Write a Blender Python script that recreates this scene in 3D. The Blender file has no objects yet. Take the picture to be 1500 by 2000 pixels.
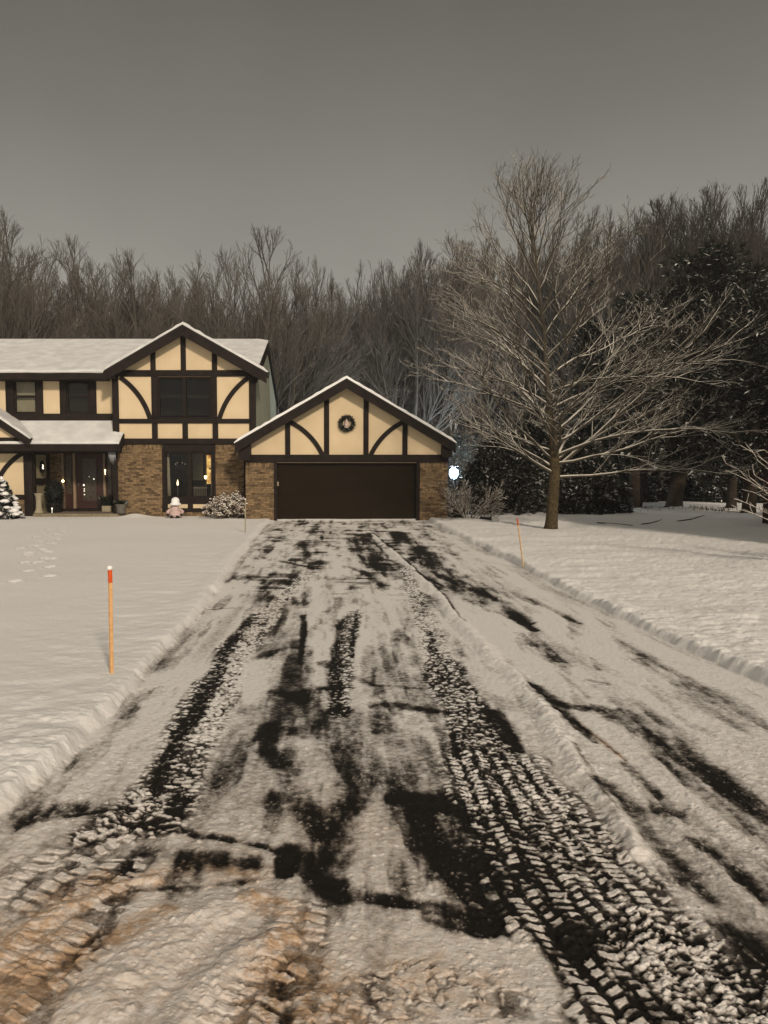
import bpy, math, random
import numpy as np
from mathutils import Vector, Matrix
R = math.radians
scene = bpy.context.scene
COL = scene.collection
random.seed(7)
PI = math.pi

# ------------------------------------------------------------------ camera
F_PX, CX, PITCH, CAM_H, HOR = 1502.0, 660.0, R(4.0), 1.75, 920.0
CY = HOR + F_PX*math.tan(PITCH)
cam_d = bpy.data.cameras.new('camera')
cam = bpy.data.objects.new('camera', cam_d); COL.objects.link(cam)
cam.location = (0, 0, CAM_H); cam.rotation_euler = (R(90)-PITCH, 0, 0)
cam_d.sensor_width = 36; cam_d.lens = F_PX*36/2000
cam_d.shift_x = (750-CX)/2000; cam_d.shift_y = (CY-1000)/2000
cam_d.clip_end = 2000; cam_d.clip_start = 0.05
scene.camera = cam

def ray(px, py):
    xc = (px-CX)/F_PX; yc = -(py-CY)/F_PX
    return xc, math.cos(PITCH)+yc*math.sin(PITCH), -math.sin(PITCH)+yc*math.cos(PITCH)
def W(px, py, Y):                      # a place measured on the photograph at a known distance
    x, y, z = ray(px, py); t = Y/y
    return x*t, CAM_H+z*t
def G(px, py, z0=0.0):                 # a place on the ground
    x, y, z = ray(px, py); t = (z0-CAM_H)/z
    return x*t, y*t

# ------------------------------------------------------------------ light
SUN_EL, SUN_AZ = R(26), R(20)          # sun stands behind the camera, to its right
sd = bpy.data.lights.new('sun', 'SUN'); so = bpy.data.objects.new('sun', sd); COL.objects.link(so)
sd.energy = 2.7; sd.angle = R(5); sd.color = (1.0, 0.855, 0.69)
ldir = Vector((-math.sin(SUN_AZ)*math.cos(SUN_EL), math.cos(SUN_AZ)*math.cos(SUN_EL), -math.sin(SUN_EL)))
so.rotation_euler = ldir.to_track_quat('-Z', 'Y').to_euler()
w = bpy.data.worlds.new('World'); scene.world = w; w.use_nodes = True
nt = w.node_tree; nt.nodes.clear()
def N(t, typ, **kw):
    n = t.nodes.new(typ)
    for k, v in kw.items():
        if k.startswith('i_'):
            key = k[2:]
            key = int(key) if key.isdigit() else key
            n.inputs[key].default_value = v
        else: setattr(n, k, v)
    return n
def L(t, a, b): t.links.new(a, b)
out = N(nt, 'ShaderNodeOutputWorld'); bg = N(nt, 'ShaderNodeBackground'); bg.inputs[1].default_value = 0.1
sky = N(nt, 'ShaderNodeTexSky', sky_type='NISHITA', sun_disc=False)
sky.sun_elevation = SUN_EL; sky.sun_rotation = R(180)-SUN_AZ
hs = N(nt, 'ShaderNodeHueSaturation'); hs.inputs['Saturation'].default_value = 0.12; hs.inputs['Value'].default_value = 0.03
L(nt, sky.outputs[0], hs.inputs['Color'])
tc = N(nt, 'ShaderNodeTexCoord'); sx = N(nt, 'ShaderNodeSeparateXYZ'); L(nt, tc.outputs['Generated'], sx.inputs[0])
rp = N(nt, 'ShaderNodeValToRGB')       # low night cloud lit by the town: pale above the horizon, duller overhead
L(nt, sx.outputs['Z'], rp.inputs[0])
cr = rp.color_ramp
cr.elements[0].position = 0.0; cr.elements[0].color = (.41, .393, .350, 1)
cr.elements[1].position = 1.0; cr.elements[1].color = (.20, .188, .16, 1)
for p, c in ((.16, (.388, .370, .326, 1)), (.28, (.308, .293, .257, 1)), (.40, (.208, .197, .171, 1)), (.52, (.138, .129, .111, 1)), (.70, (.14, .132, .114, 1))):
    e = cr.elements.new(p); e.color = c
mulc = N(nt, 'ShaderNodeVectorMath', operation='SCALE'); mulc.inputs['Scale'].default_value = 8.5
L(nt, rp.outputs[0], mulc.inputs[0])
cn = N(nt, 'ShaderNodeTexNoise', i_Scale=3.2, i_Detail=5.0); L(nt, tc.outputs['Generated'], cn.inputs['Vector'])
cm = N(nt, 'ShaderNodeMapRange'); cm.inputs[1].default_value = .3; cm.inputs[2].default_value = .7; cm.inputs[3].default_value = .93; cm.inputs[4].default_value = 1.07; L(nt, cn.outputs[0], cm.inputs[0])
m2 = N(nt, 'ShaderNodeVectorMath', operation='SCALE'); L(nt, mulc.outputs[0], m2.inputs[0]); L(nt, cm.outputs[0], m2.inputs['Scale'])
ad = N(nt, 'ShaderNodeVectorMath', operation='ADD'); L(nt, m2.outputs[0], ad.inputs[0]); L(nt, hs.outputs[0], ad.inputs[1])
# the street side of the sky, behind the viewer, is the brighter and warmer one
gy_ = N(nt, 'ShaderNodeMapRange', interpolation_type='SMOOTHSTEP'); gy_.inputs[1].default_value = .10; gy_.inputs[2].default_value = -.75; gy_.inputs[3].default_value = 0; gy_.inputs[4].default_value = 1; L(nt, sx.outputs['Y'], gy_.inputs[0])
gc = N(nt, 'ShaderNodeVectorMath', operation='SCALE'); gc.inputs[0].default_value = (4.5, 4.0, 3.3); L(nt, gy_.outputs[0], gc.inputs['Scale'])
ad2 = N(nt, 'ShaderNodeVectorMath', operation='ADD'); L(nt, ad.outputs[0], ad2.inputs[0]); L(nt, gc.outputs[0], ad2.inputs[1])
L(nt, ad2.outputs[0], bg.inputs[0]); L(nt, bg.outputs[0], out.inputs[0])
scene.view_settings.view_transform = 'Standard'; scene.view_settings.look = 'None'
scene.view_settings.exposure = 0; scene.view_settings.gamma = 1

# ------------------------------------------------------------------ materials
def mat(name):
    m = bpy.data.materials.new(name); m.use_nodes = True
    t = m.node_tree; p = t.nodes['Principled BSDF']
    return m, t, p
def noisy(name, c1, c2, scale=8, rough=.7, bump=.0, bscale=60, spec=.3, detail=5, bdist=.01, lo=.35, hi=.65):
    m, t, p = mat(name)
    co = N(t, 'ShaderNodeTexCoord')
    n = N(t, 'ShaderNodeTexNoise', i_Scale=scale, i_Detail=detail); L(t, co.outputs['Object'], n.inputs['Vector'])
    r = N(t, 'ShaderNodeValToRGB'); r.color_ramp.elements[0].position = lo; r.color_ramp.elements[1].position = hi
    r.color_ramp.elements[0].color = (*c1, 1); r.color_ramp.elements[1].color = (*c2, 1)
    L(t, n.outputs[0], r.inputs[0]); L(t, r.outputs[0], p.inputs['Base Color'])
    p.inputs['Roughness'].default_value = rough; p.inputs['Specular IOR Level'].default_value = spec
    if bump:
        b = N(t, 'ShaderNodeTexNoise', i_Scale=bscale, i_Detail=4.0); L(t, co.outputs['Object'], b.inputs['Vector'])
        bn = N(t, 'ShaderNodeBump', i_Strength=bump, i_Distance=bdist); L(t, b.outputs[0], bn.inputs['Height']); L(t, bn.outputs[0], p.inputs['Normal'])
    return m
def emis(name, c, s):
    m, t, p = mat(name); p.inputs['Base Color'].default_value = (*c, 1)
    p.inputs['Emission Color'].default_value = (*c, 1); p.inputs['Emission Strength'].default_value = s
    return m
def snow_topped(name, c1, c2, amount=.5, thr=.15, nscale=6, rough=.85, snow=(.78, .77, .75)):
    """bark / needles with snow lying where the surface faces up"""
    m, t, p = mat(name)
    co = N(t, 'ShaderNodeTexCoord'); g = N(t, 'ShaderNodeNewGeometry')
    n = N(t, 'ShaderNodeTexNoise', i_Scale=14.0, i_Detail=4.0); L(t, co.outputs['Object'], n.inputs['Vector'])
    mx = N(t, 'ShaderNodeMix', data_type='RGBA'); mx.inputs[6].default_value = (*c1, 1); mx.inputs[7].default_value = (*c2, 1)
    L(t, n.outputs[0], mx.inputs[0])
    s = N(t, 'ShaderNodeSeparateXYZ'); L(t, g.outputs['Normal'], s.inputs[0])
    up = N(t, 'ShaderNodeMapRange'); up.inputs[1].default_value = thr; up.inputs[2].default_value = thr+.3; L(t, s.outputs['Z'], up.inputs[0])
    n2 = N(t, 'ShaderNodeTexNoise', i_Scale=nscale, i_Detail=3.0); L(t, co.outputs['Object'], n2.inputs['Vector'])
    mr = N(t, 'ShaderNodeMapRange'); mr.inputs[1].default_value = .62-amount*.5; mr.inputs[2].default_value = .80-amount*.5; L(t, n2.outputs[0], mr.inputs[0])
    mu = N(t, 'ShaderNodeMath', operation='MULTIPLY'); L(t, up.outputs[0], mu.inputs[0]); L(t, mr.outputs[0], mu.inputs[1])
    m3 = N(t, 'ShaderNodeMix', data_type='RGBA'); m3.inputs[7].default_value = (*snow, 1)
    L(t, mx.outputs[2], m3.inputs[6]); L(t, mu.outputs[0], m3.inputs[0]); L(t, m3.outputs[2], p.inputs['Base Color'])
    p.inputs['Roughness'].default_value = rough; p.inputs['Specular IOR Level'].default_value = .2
    return m

M = {}
M['snow'] = noisy('snow', (.78, .775, .765), (.86, .855, .845), 3, .6, .35, 40, .3, bdist=.02)
M['stucco'] = noisy('beige_stucco', (.56, .445, .285), (.66, .53, .35), 1.6, .9, .5, 55, .15, bdist=.012, lo=.2, hi=.8)
M['roof_snow'] = noisy('dimmed_roof_snow', (.56, .56, .555), (.70, .70, .69), 2.2, .7, .4, 30, .2, bdist=.02, detail=7)  # duller than the other snow: weaker light on roofs painted into its colour
M['stucco_shade'] = noisy('shaded_stucco', (.30, .26, .17), (.34, .29, .19), 2, .9, .4, 55, .15)  # beige stucco darkened: the porch shade is painted into its colour
M['timber'] = noisy('dark_brown_timber', (.008, .0048, .0036), (.016, .010, .0075), 5, .75, .3, 30, .2)
M['siding'] = noisy('pale_green_siding', (.23, .24, .18), (.27, .28, .22), 3, .8, .2, 20, .2)
M['garage_door'] = noisy('brown_painted_metal', (.0140, .0100, .0058), (.0165, .0120, .0072), 2, .85, .15, 50, .06)
M['shingle'] = noisy('dark_shingle', (.02, .018, .016), (.04, .035, .03), 9, .9, .5, 40, .2)
M['door_red'] = noisy('dark_red_door', (.028, .009, .006), (.04, .012, .008), 6, .5, .1, 40, .4)
M['trim'] = noisy('tan_trim', (.22, .16, .10), (.27, .20, .13), 6, .7)
M['concrete'] = noisy('porch_concrete', (.16, .13, .09), (.23, .19, .13), 8, .9, .4, 40)
M['darkroom'] = noisy('dim_room', (.012, .011, .009), (.022, .019, .015), 1.3, .9)
M['blind'] = noisy('pale_blind', (.42, .39, .28), (.50, .47, .35), 5, .8)
M['curtain'] = noisy('white_curtain', (.40, .36, .28), (.5, .46, .37), 9, .9)
M['wood_stake'] = noisy('bare_wood', (.60, .33, .14), (.72, .43, .20), 30, .7, .2, 80)
M['orange'] = noisy('orange_paint', (.60, .075, .012), (.72, .12, .02), 25, .5)
M['wet_orange'] = noisy('faded_orange_paint', (.40, .09, .03), (.5, .14, .06), 25, .6)
M['needle'] = snow_topped('evergreen_needles', (.007, .008, .005), (.017, .020, .012), .30, .25, 3.0)
M['wreath'] = noisy('dark_wreath_needles', (.004, .005, .004), (.010, .012, .009), 20, .7)
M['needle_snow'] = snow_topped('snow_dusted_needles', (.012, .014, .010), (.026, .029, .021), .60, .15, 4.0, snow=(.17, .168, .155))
M['needle_heavy'] = snow_topped('snow_laden_needles', (.015, .018, .012), (.03, .035, .02), 1.1, -.35, 5.0)
M['bark'] = noisy('brown_bark', (.035, .026, .013), (.088, .066, .036), 18, .95, .9, 26, .1, bdist=.03)
M['maple_limb'] = snow_topped('frosted_limb_bark', (.036, .030, .021), (.075, .063, .046), .80, .16, 9, snow=(.62, .585, .52))
M['far_bark'] = snow_topped('far_tree_bark', (.045, .041, .034), (.088, .080, .068), .30, .5, 5)
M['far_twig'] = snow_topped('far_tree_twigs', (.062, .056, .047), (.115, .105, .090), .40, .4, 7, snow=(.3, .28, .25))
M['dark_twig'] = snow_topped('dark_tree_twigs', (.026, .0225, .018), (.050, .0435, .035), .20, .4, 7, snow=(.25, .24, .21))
M['pine_bark'] = noisy('red_brown_bark', (.020, .0155, .011), (.040, .030, .021), 12, .95, .8, 20, .1, bdist=.03)
M['shrub_twig'] = snow_topped('snowy_shrub_twigs', (.04, .026, .016), (.08, .055, .035), .7, -.1, 12, snow=(.55, .52, .47))
M['dry_bloom'] = snow_topped('dried_flower_heads', (.10, .065, .035), (.17, .115, .07), .62, .05, 9, snow=(.78, .75, .70))
M['black'] = noisy('black_paint', (.008, .007, .007), (.014, .013, .012), 6, .5)
M['plaster'] = noisy('cream_plaster', (.27, .23, .155), (.33, .285, .20), 7, .8, .2, 40)
M['pot'] = noisy('grey_pot', (.09, .085, .07), (.13, .12, .10), 9, .7)
M['pale_wood'] = noisy('weathered_pale_wood', (.46, .33, .19), (.58, .43, .27), 30, .7)
M['pink'] = noisy('pink_coat', (.42, .28, .25), (.58, .46, .43), 20, .8)
M['beard'] = noisy('pale_beard', (.5, .42, .38), (.62, .55, .5), 40, .9, .6, 90)
M['skin_tone'] = noisy('figurine_face', (.40, .25, .18), (.45, .29, .21), 20, .6)
M['neighbor'] = noisy('dark_red_brick_paint', (.022, .010, .008), (.032, .015, .012), 5, .85, .3, 30)
M['metal'] = noisy('grey_metal', (.12, .12, .12), (.2, .2, .2), 20, .4)
M['chairwhite'] = noisy('pale_painted_wood', (.20, .18, .14), (.26, .23, .18), 10, .7)
M['icicle'] = noisy('ice', (.35, .36, .38), (.45, .46, .48), 30, .15, spec=.6)
M['warm_bulb'] = emis('warm_bulb_glow', (1.0, .80, .45), 5.0)
M['white_bulb'] = emis('white_bulb_glow', (1.0, .93, .76), 1.6)
M['soft_bulb'] = emis('small_bulb', (1.0, .85, .65), .55)
M['blue_lamp'] = emis('cold_white_lamp_glow', (.66, .83, 1.0), 3.5)
M['lit_room'] = None
def lit_room():
    m, t, p = mat('lit_kitchen_doorway')
    co = N(t, 'ShaderNodeTexCoord'); n = N(t, 'ShaderNodeTexNoise', i_Scale=3.2, i_Detail=3.0); L(t, co.outputs['Object'], n.inputs['Vector'])
    r = N(t, 'ShaderNodeValToRGB'); e = r.color_ramp.elements
    e[0].position = .38; e[0].color = (.35, .11, .02, 1); e[1].position = .58; e[1].color = (1.0, .66, .20, 1)
    L(t, n.outputs[0], r.inputs[0]); L(t, r.outputs[0], p.inputs['Emission Color']); p.inputs['Emission Strength'].default_value = 1.5
    p.inputs['Base Color'].default_value = (.3, .15, .05, 1); return m
M['lit_room'] = lit_room()
def glass(name, refl=.10, tint=(.8, .8, .78), rough=.02):
    m = bpy.data.materials.new(name); m.use_nodes = True; t = m.node_tree; t.nodes.clear()
    o = N(t, 'ShaderNodeOutputMaterial'); tr = N(t, 'ShaderNodeBsdfTransparent'); tr.inputs[0].default_value = (*tint, 1)
    gl = N(t, 'ShaderNodeBsdfGlossy'); gl.inputs['Roughness'].default_value = rough
    co = N(t, 'ShaderNodeTexCoord'); n = N(t, 'ShaderNodeTexNoise', i_Scale=1.2); L(t, co.outputs['Object'], n.inputs['Vector'])
    b = N(t, 'ShaderNodeBump', i_Strength=.05, i_Distance=.05); L(t, n.outputs[0], b.inputs['Height']); L(t, b.outputs[0], gl.inputs['Normal'])
    mx = N(t, 'ShaderNodeMixShader'); mx.inputs[0].default_value = refl
    L(t, tr.outputs[0], mx.inputs[1]); L(t, gl.outputs[0], mx.inputs[2]); L(t, mx.outputs[0], o.inputs[0]); return m
M['glass'] = glass('window_glass', .018)
M['door_glass'] = noisy('leaded_door_glass', (.012, .009, .006), (.085, .062, .038), 11, .35, .6, 30, .5, bdist=.02, lo=.3, hi=.75)
def brick(name, soldier=False):
    m, t, p = mat(name)
    co = N(t, 'ShaderNodeTexCoord'); s = N(t, 'ShaderNodeSeparateXYZ'); L(t, co.outputs['Object'], s.inputs[0])
    xy = N(t, 'ShaderNodeMath', operation='ADD'); L(t, s.outputs['X'], xy.inputs[0]); L(t, s.outputs['Y'], xy.inputs[1])
    cb = N(t, 'ShaderNodeCombineXYZ')
    if soldier: L(t, s.outputs['Z'], cb.inputs['X']); L(t, xy.outputs[0], cb.inputs['Y'])
    else: L(t, xy.outputs[0], cb.inputs['X']); L(t, s.outputs['Z'], cb.inputs['Y'])
    wob = N(t, 'ShaderNodeTexNoise', i_Scale=9.0); L(t, co.outputs['Object'], wob.inputs['Vector'])
    wv = N(t, 'ShaderNodeVectorMath', operation='SCALE'); wv.inputs['Scale'].default_value = .014; L(t, wob.outputs['Color'], wv.inputs[0])
    av = N(t, 'ShaderNodeVectorMath', operation='ADD'); L(t, cb.outputs[0], av.inputs[0]); L(t, wv.outputs[0], av.inputs[1])
    b = N(t, 'ShaderNodeTexBrick'); L(t, av.outputs[0], b.inputs['Vector'])
    b.inputs['Scale'].default_value = 1; b.inputs['Brick Width'].default_value = .21 if not soldier else .4; b.inputs['Row Height'].default_value = .072
    b.inputs['Mortar Size'].default_value = .008; b.inputs['Bias'].default_value = -.25
    b.inputs['Color1'].default_value = (.215, .145, .08, 1); b.inputs['Color2'].default_value = (.024, .014, .009, 1); b.inputs['Mortar'].default_value = (.115, .085, .05, 1)
    n = N(t, 'ShaderNodeTexNoise', i_Scale=12.0, i_Detail=7.0, i_Roughness=.6); L(t, co.outputs['Object'], n.inputs['Vector'])
    mr = N(t, 'ShaderNodeMapRange'); mr.inputs[1].default_value = .3; mr.inputs[2].default_value = .7; mr.inputs[3].default_value = .62; mr.inputs[4].default_value = 1.4; L(t, n.outputs[0], mr.inputs[0])
    mu = N(t, 'ShaderNodeVectorMath', operation='SCALE'); L(t, b.outputs[0], mu.inputs[0]); L(t, mr.outputs[0], mu.inputs['Scale'])
    L(t, mu.outputs[0], p.inputs['Base Color']); p.inputs['Roughness'].default_value = .9; p.inputs['Specular IOR Level'].default_value = .15
    bp = N(t, 'ShaderNodeBump', i_Strength=.6, i_Distance=.01, invert=True); L(t, b.outputs['Fac'], bp.inputs['Height']); L(t, bp.outputs[0], p.inputs['Normal'])
    return m
M['brick'] = brick('brown_brick'); M['soldier'] = brick('soldier_brick', True)
def ground_mat():
    """snow over black asphalt: 'snow' says how much snow lies there, 'dirt' how much brown slush and painted warm lamp glow is in it"""
    m, t, p = mat('snow_over_asphalt')
    co = N(t, 'ShaderNodeTexCoord')
    a = N(t, 'ShaderNodeAttribute', attribute_name='snow'); d = N(t, 'ShaderNodeAttribute', attribute_name='dirt_glow')
    n = N(t, 'ShaderNodeTexNoise', i_Scale=26.0, i_Detail=8.0, i_Roughness=.72); L(t, co.outputs['Object'], n.inputs['Vector'])
    ns = N(t, 'ShaderNodeMath', operation='MULTIPLY_ADD'); ns.inputs[1].default_value = 1.15; ns.inputs[2].default_value = -.575; L(t, n.outputs[0], ns.inputs[0])
    sm = N(t, 'ShaderNodeMath', operation='ADD'); L(t, a.outputs['Fac'], sm.inputs[0]); L(t, ns.outputs[0], sm.inputs[1])
    r = N(t, 'ShaderNodeValToRGB'); e = r.color_ramp.elements
    e[0].position = .16; e[0].color = (.015, .0138, .0128, 1); e[1].position = .95; e[1].color = (.80, .79, .775, 1)
    for pp, c in ((.30, (.045, .041, .037, 1)), (.46, (.16, .147, .133, 1)), (.62, (.40, .385, .365, 1)), (.78, (.60, .585, .565, 1))):
        q = e.new(pp); q.color = c
    L(t, sm.outputs[0], r.inputs[0])
    n2 = N(t, 'ShaderNodeTexNoise', i_Scale=22.0, i_Detail=6.0, i_Roughness=.7); L(t, co.outputs['Object'], n2.inputs['Vector'])
    mr = N(t, 'ShaderNodeMapRange'); mr.inputs[1].default_value = .36; mr.inputs[2].default_value = .64; L(t, n2.outputs[0], mr.inputs[0])
    mrr = N(t, 'ShaderNodeMath', operation='MULTIPLY_ADD'); mrr.inputs[1].default_value = .6; mrr.inputs[2].default_value = .35; L(t, mr.outputs[0], mrr.inputs[0])
    dm = N(t, 'ShaderNodeMath', operation='MULTIPLY', use_clamp=True); L(t, d.outputs['Fac'], dm.inputs[0]); L(t, mrr.outputs[0], dm.inputs[1])
    br = N(t, 'ShaderNodeMix', data_type='RGBA', blend_type='MULTIPLY'); br.inputs[7].default_value = (.62, .44, .30, 1)
    L(t, dm.outputs[0], br.inputs[0]); L(t, r.outputs[0], br.inputs[6]); L(t, br.outputs[2], p.inputs['Base Color'])
    p.inputs['Roughness'].default_value = .75; p.inputs['Specular IOR Level'].default_value = .12
    b1 = N(t, 'ShaderNodeTexNoise', i_Scale=34.0, i_Detail=8.0, i_Roughness=.68); L(t, co.outputs['Object'], b1.inputs['Vector'])
    bn = N(t, 'ShaderNodeBump', i_Strength=.55, i_Distance=.022); L(t, b1.outputs[0], bn.inputs['Height']); L(t, bn.outputs[0], p.inputs['Normal'])
    return m
M['ground'] = ground_mat()

# ------------------------------------------------------------------ mesh helpers
LOC = {}
class MB:
    def __init__(s): s.v = []; s.f = []
    def box(s, x0, x1, y0, y1, z0, z1):
        b = len(s.v)
        s.v += [(x0, y0, z0), (x1, y0, z0), (x1, y1, z0), (x0, y1, z0), (x0, y0, z1), (x1, y0, z1), (x1, y1, z1), (x0, y1, z1)]
        s.f += [tuple(b+i for i in q) for q in ((0, 3, 2, 1), (4, 5, 6, 7), (0, 1, 5, 4), (1, 2, 6, 5), (2, 3, 7, 6), (3, 0, 4, 7))]
        return s
    def prism(s, pts, a, b_, axis='y'):
        """polygon (list of 2-D points) extruded along an axis"""
        def P(u, v, k): return (u, k, v) if axis == 'y' else ((k, u, v) if axis == 'x' else (u, v, k))
        n = len(pts); b = len(s.v)
        s.v += [P(u, v, a) for u, v in pts]+[P(u, v, b_) for u, v in pts]
        s.f.append(tuple(b+i for i in range(n))); s.f.append(tuple(b+n+i for i in reversed(range(n))))
        for i in range(n):
            j = (i+1) % n; s.f.append((b+i, b+n+i, b+n+j, b+j))
        return s
    def slab(s, quad, th):
        """a sheet of four 3-D corners given thickness th upwards"""
        b = len(s.v); s.v += [tuple(q) for q in quad]+[(q[0], q[1], q[2]+th) for q in quad]
        s.f += [(b, b+3, b+2, b+1), (b+4, b+5, b+6, b+7)]+[(b+i, b+(i+1) % 4, b+4+(i+1) % 4, b+4+i) for i in range(4)]
        return s
    def tube(s, pts, rad, n=6, cap=True):
        b = len(s.v); m = len(pts)
        for i in range(m):
            p = pts[i]; a = pts[max(i-1, 0)]; c = pts[min(i+1, m-1)]
            dx, dy, dz = c[0]-a[0], c[1]-a[1], c[2]-a[2]
            l = math.sqrt(dx*dx+dy*dy+dz*dz) or 1; dx /= l; dy /= l; dz /= l
            if abs(dz) < .9: ux, uy, uz = dy, -dx, 0.0
            else: ux, uy, uz = 0.0, dz, -dy
            l = math.sqrt(ux*ux+uy*uy+uz*uz) or 1; ux /= l; uy /= l; uz /= l
            vx, vy, vz = dy*uz-dz*uy, dz*ux-dx*uz, dx*uy-dy*ux
            r = rad[i] if isinstance(rad, (list, tuple)) else rad
            for k in range(n):
                c_, s_ = math.cos(2*PI*k/n)*r, math.sin(2*PI*k/n)*r
                s.v.append((p[0]+ux*c_+vx*s_, p[1]+uy*c_+vy*s_, p[2]+uz*c_+vz*s_))
        for i in range(m-1):
            for k in range(n):
                k2 = (k+1) % n; s.f.append((b+i*n+k, b+i*n+k2, b+(i+1)*n+k2, b+(i+1)*n+k))
        if cap:
            s.f.append(tuple(b+k for k in reversed(range(n)))); s.f.append(tuple(b+(m-1)*n+k for k in range(n)))
        return s
    def lathe(s, prof, c=(0, 0, 0), n=20, sx=1, sy=1):
        b = len(s.v)
        for r, z in prof:
            for k in range(n): s.v.append((c[0]+r*sx*math.cos(2*PI*k/n), c[1]+r*sy*math.sin(2*PI*k/n), c[2]+z))
        for i in range(len(prof)-1):
            for k in range(n):
                k2 = (k+1) % n; s.f.append((b+i*n+k, b+i*n+k2, b+(i+1)*n+k2, b+(i+1)*n+k))
        s.f.append(tuple(b+k for k in reversed(range(n)))); s.f.append(tuple(b+(len(prof)-1)*n+k for k in range(n)))
        return s
    def blob(s, c, r, sx=1, sy=1, sz=1, n=12, m=8, jit=0):
        prof = []
        b0 = len(s.v)
        for i in range(m+1):
            a = -PI/2+PI*i/m; prof.append((max(r*math.cos(a), r*.02), r*sz*math.sin(a)))
        s.lathe(prof, c, n, sx, sy)
        if jit:
            for i in range(b0, len(s.v)):
                v = s.v[i]; k = 1+random.uniform(-jit, jit)
                s.v[i] = (c[0]+(v[0]-c[0])*k, c[1]+(v[1]-c[1])*k, c[2]+(v[2]-c[2])*k)
        return s
    def blade(s, p, d, l, wd, side=None):
        d = Vector(d).normalized(); sd = side or d.cross(Vector((random.gauss(0, 1), random.gauss(0, 1), random.gauss(0, 1)))).normalized()
        p = Vector(p); b = len(s.v); e = p+d*l
        s.v += [tuple(p-sd*wd*.4), tuple(p+sd*wd*.4), tuple(p+d*l*.6+sd*wd*.5), tuple(e), tuple(p+d*l*.6-sd*wd*.5)]
        s.f.append((b, b+1, b+2, b+3, b+4)); return s
def mesh_of(name, mb, m, smooth=False, off=(0, 0, 0)):
    me = bpy.data.meshes.new(name)
    v = mb.v if off == (0, 0, 0) else [(a-off[0], b-off[1], c-off[2]) for a, b, c in mb.v]
    me.from_pydata(v, [], mb.f); me.update()
    if smooth: me.polygons.foreach_set('use_smooth', [True]*len(me.polygons))
    me.materials.append(M[m] if isinstance(m, str) else m); return me
def obj(name, mb, m, parent=None, smooth=False, bevel=0):
    """one mesh object; coordinates are given in the world (or in the parent's own frame when the parent sits at 0)"""
    off = LOC.get(parent.name, (0, 0, 0)) if parent else (0, 0, 0)
    o = bpy.data.objects.new(name, mesh_of(name, mb, m, smooth, off)); COL.objects.link(o)
    if parent: o.parent = parent; LOC[o.name] = off
    if bevel:
        bm = o.modifiers.new('soft_edge', 'BEVEL'); bm.width = bevel; bm.segments = 3; bm.limit_method = 'ANGLE'
        o.data.polygons.foreach_set('use_smooth', [True]*len(o.data.polygons))
    return o
def tag(o, label=None, cat=None, group=None, kind=None):
    for k, v in (('label', label), ('category', cat), ('group', group), ('kind', kind)):
        if v: o[k] = v
    return o
def thing(name, label, cat, loc=(0, 0, 0), group=None, local=False):
    o = bpy.data.objects.new(name, None); COL.objects.link(o); o.location = loc; o.empty_display_size = .2
    LOC[o.name] = (0, 0, 0) if local else tuple(loc)
    return tag(o, label, cat, group)
# ------------------------------------------------------------------ noise (numpy)
def _hash(ix, iy, seed):
    h = (ix.astype(np.int64)*374761393+iy.astype(np.int64)*668265263+seed*1442695041) & 0xffffffff
    h = ((h ^ (h >> 13))*1274126177) & 0xffffffff
    return ((h ^ (h >> 16)) & 0xffff)/65535.0
def vnoise(x, y, seed=0):
    ix = np.floor(x); iy = np.floor(y); fx = x-ix; fy = y-iy
    fx = fx*fx*(3-2*fx); fy = fy*fy*(3-2*fy)
    a = _hash(ix, iy, seed); b = _hash(ix+1, iy, seed); c = _hash(ix, iy+1, seed); d = _hash(ix+1, iy+1, seed)
    return (a*(1-fx)+b*fx)*(1-fy)+(c*(1-fx)+d*fx)*fy
def fbm(x, y, o=4, seed=0, g=.5):
    t = np.zeros_like(x); a = 1.0; n = 0
    for i in range(o):
        t += a*vnoise(x, y, seed+i*17); n += a; a *= g; x = x*2.03+11.7; y = y*2.03-5.3
    return t/n
def sstep(a, b, x):
    t = np.clip((x-a)/(b-a), 0, 1); return t*t*(3-2*t)
def worley(x, y, seed=0):
    ix = np.floor(x); iy = np.floor(y); best = np.full(x.shape, 9.0); rid = np.zeros(x.shape)
    for dx in (-1, 0, 1):
        for dy in (-1, 0, 1):
            cx = ix+dx; cy = iy+dy
            px = cx+_hash(cx, cy, seed); py = cy+_hash(cx, cy, seed+5)
            d = (px-x)**2+(py-y)**2; m = d < best
            best = np.where(m, d, best); rid = np.where(m, _hash(cx, cy, seed+9), rid)
    return np.sqrt(best), rid

# ------------------------------------------------------------------ near ground: one height field, driveway and lawns
NR, NC = 1150, 1150
q = np.linspace(0, 1, NR)
Yr = 1.0/((1-q)/1.75+q/46.0)
u = np.linspace(-1, 1, NC)
YY = np.repeat(Yr[:, None], NC, 1); XX = .06*YY+u[None, :]*(.70*YY+.75)
X = XX.ravel(); Y = YY.ravel()

edge_l = [(512, 1034), (470, 1090), (402, 1195), (310, 1300), (245, 1380), (165, 1475), (100, 1535), (10, 1600), (-400, 1665)]
edge_r = [(858, 1034), (1000, 1102), (1110, 1163), (1250, 1232), (1400, 1300), (1500, 1347), (1700, 1436), (2100, 1600), (2900, 1800)]
EL = [G(*p) for p in edge_l]; ER = [G(*p) for p in edge_r]
EL = [(EL[0][0]-.05, 26.45)]+EL; ER = [(ER[0][0]+.05, 26.45)]+ER
poly = EL+[(-12, 2.6), (-12, -3), (12, -3), (12, 3.0)]+ER[::-1]
def inside(px, py, pg):
    r = np.zeros(px.shape, bool); n = len(pg)
    for i in range(n):
        x1, y1 = pg[i]; x2, y2 = pg[(i+1) % n]
        if y1 == y2: continue
        c = ((y1 > py) != (y2 > py)) & (px < (x2-x1)*(py-y1)/(y2-y1)+x1); r ^= c
    return r
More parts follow.
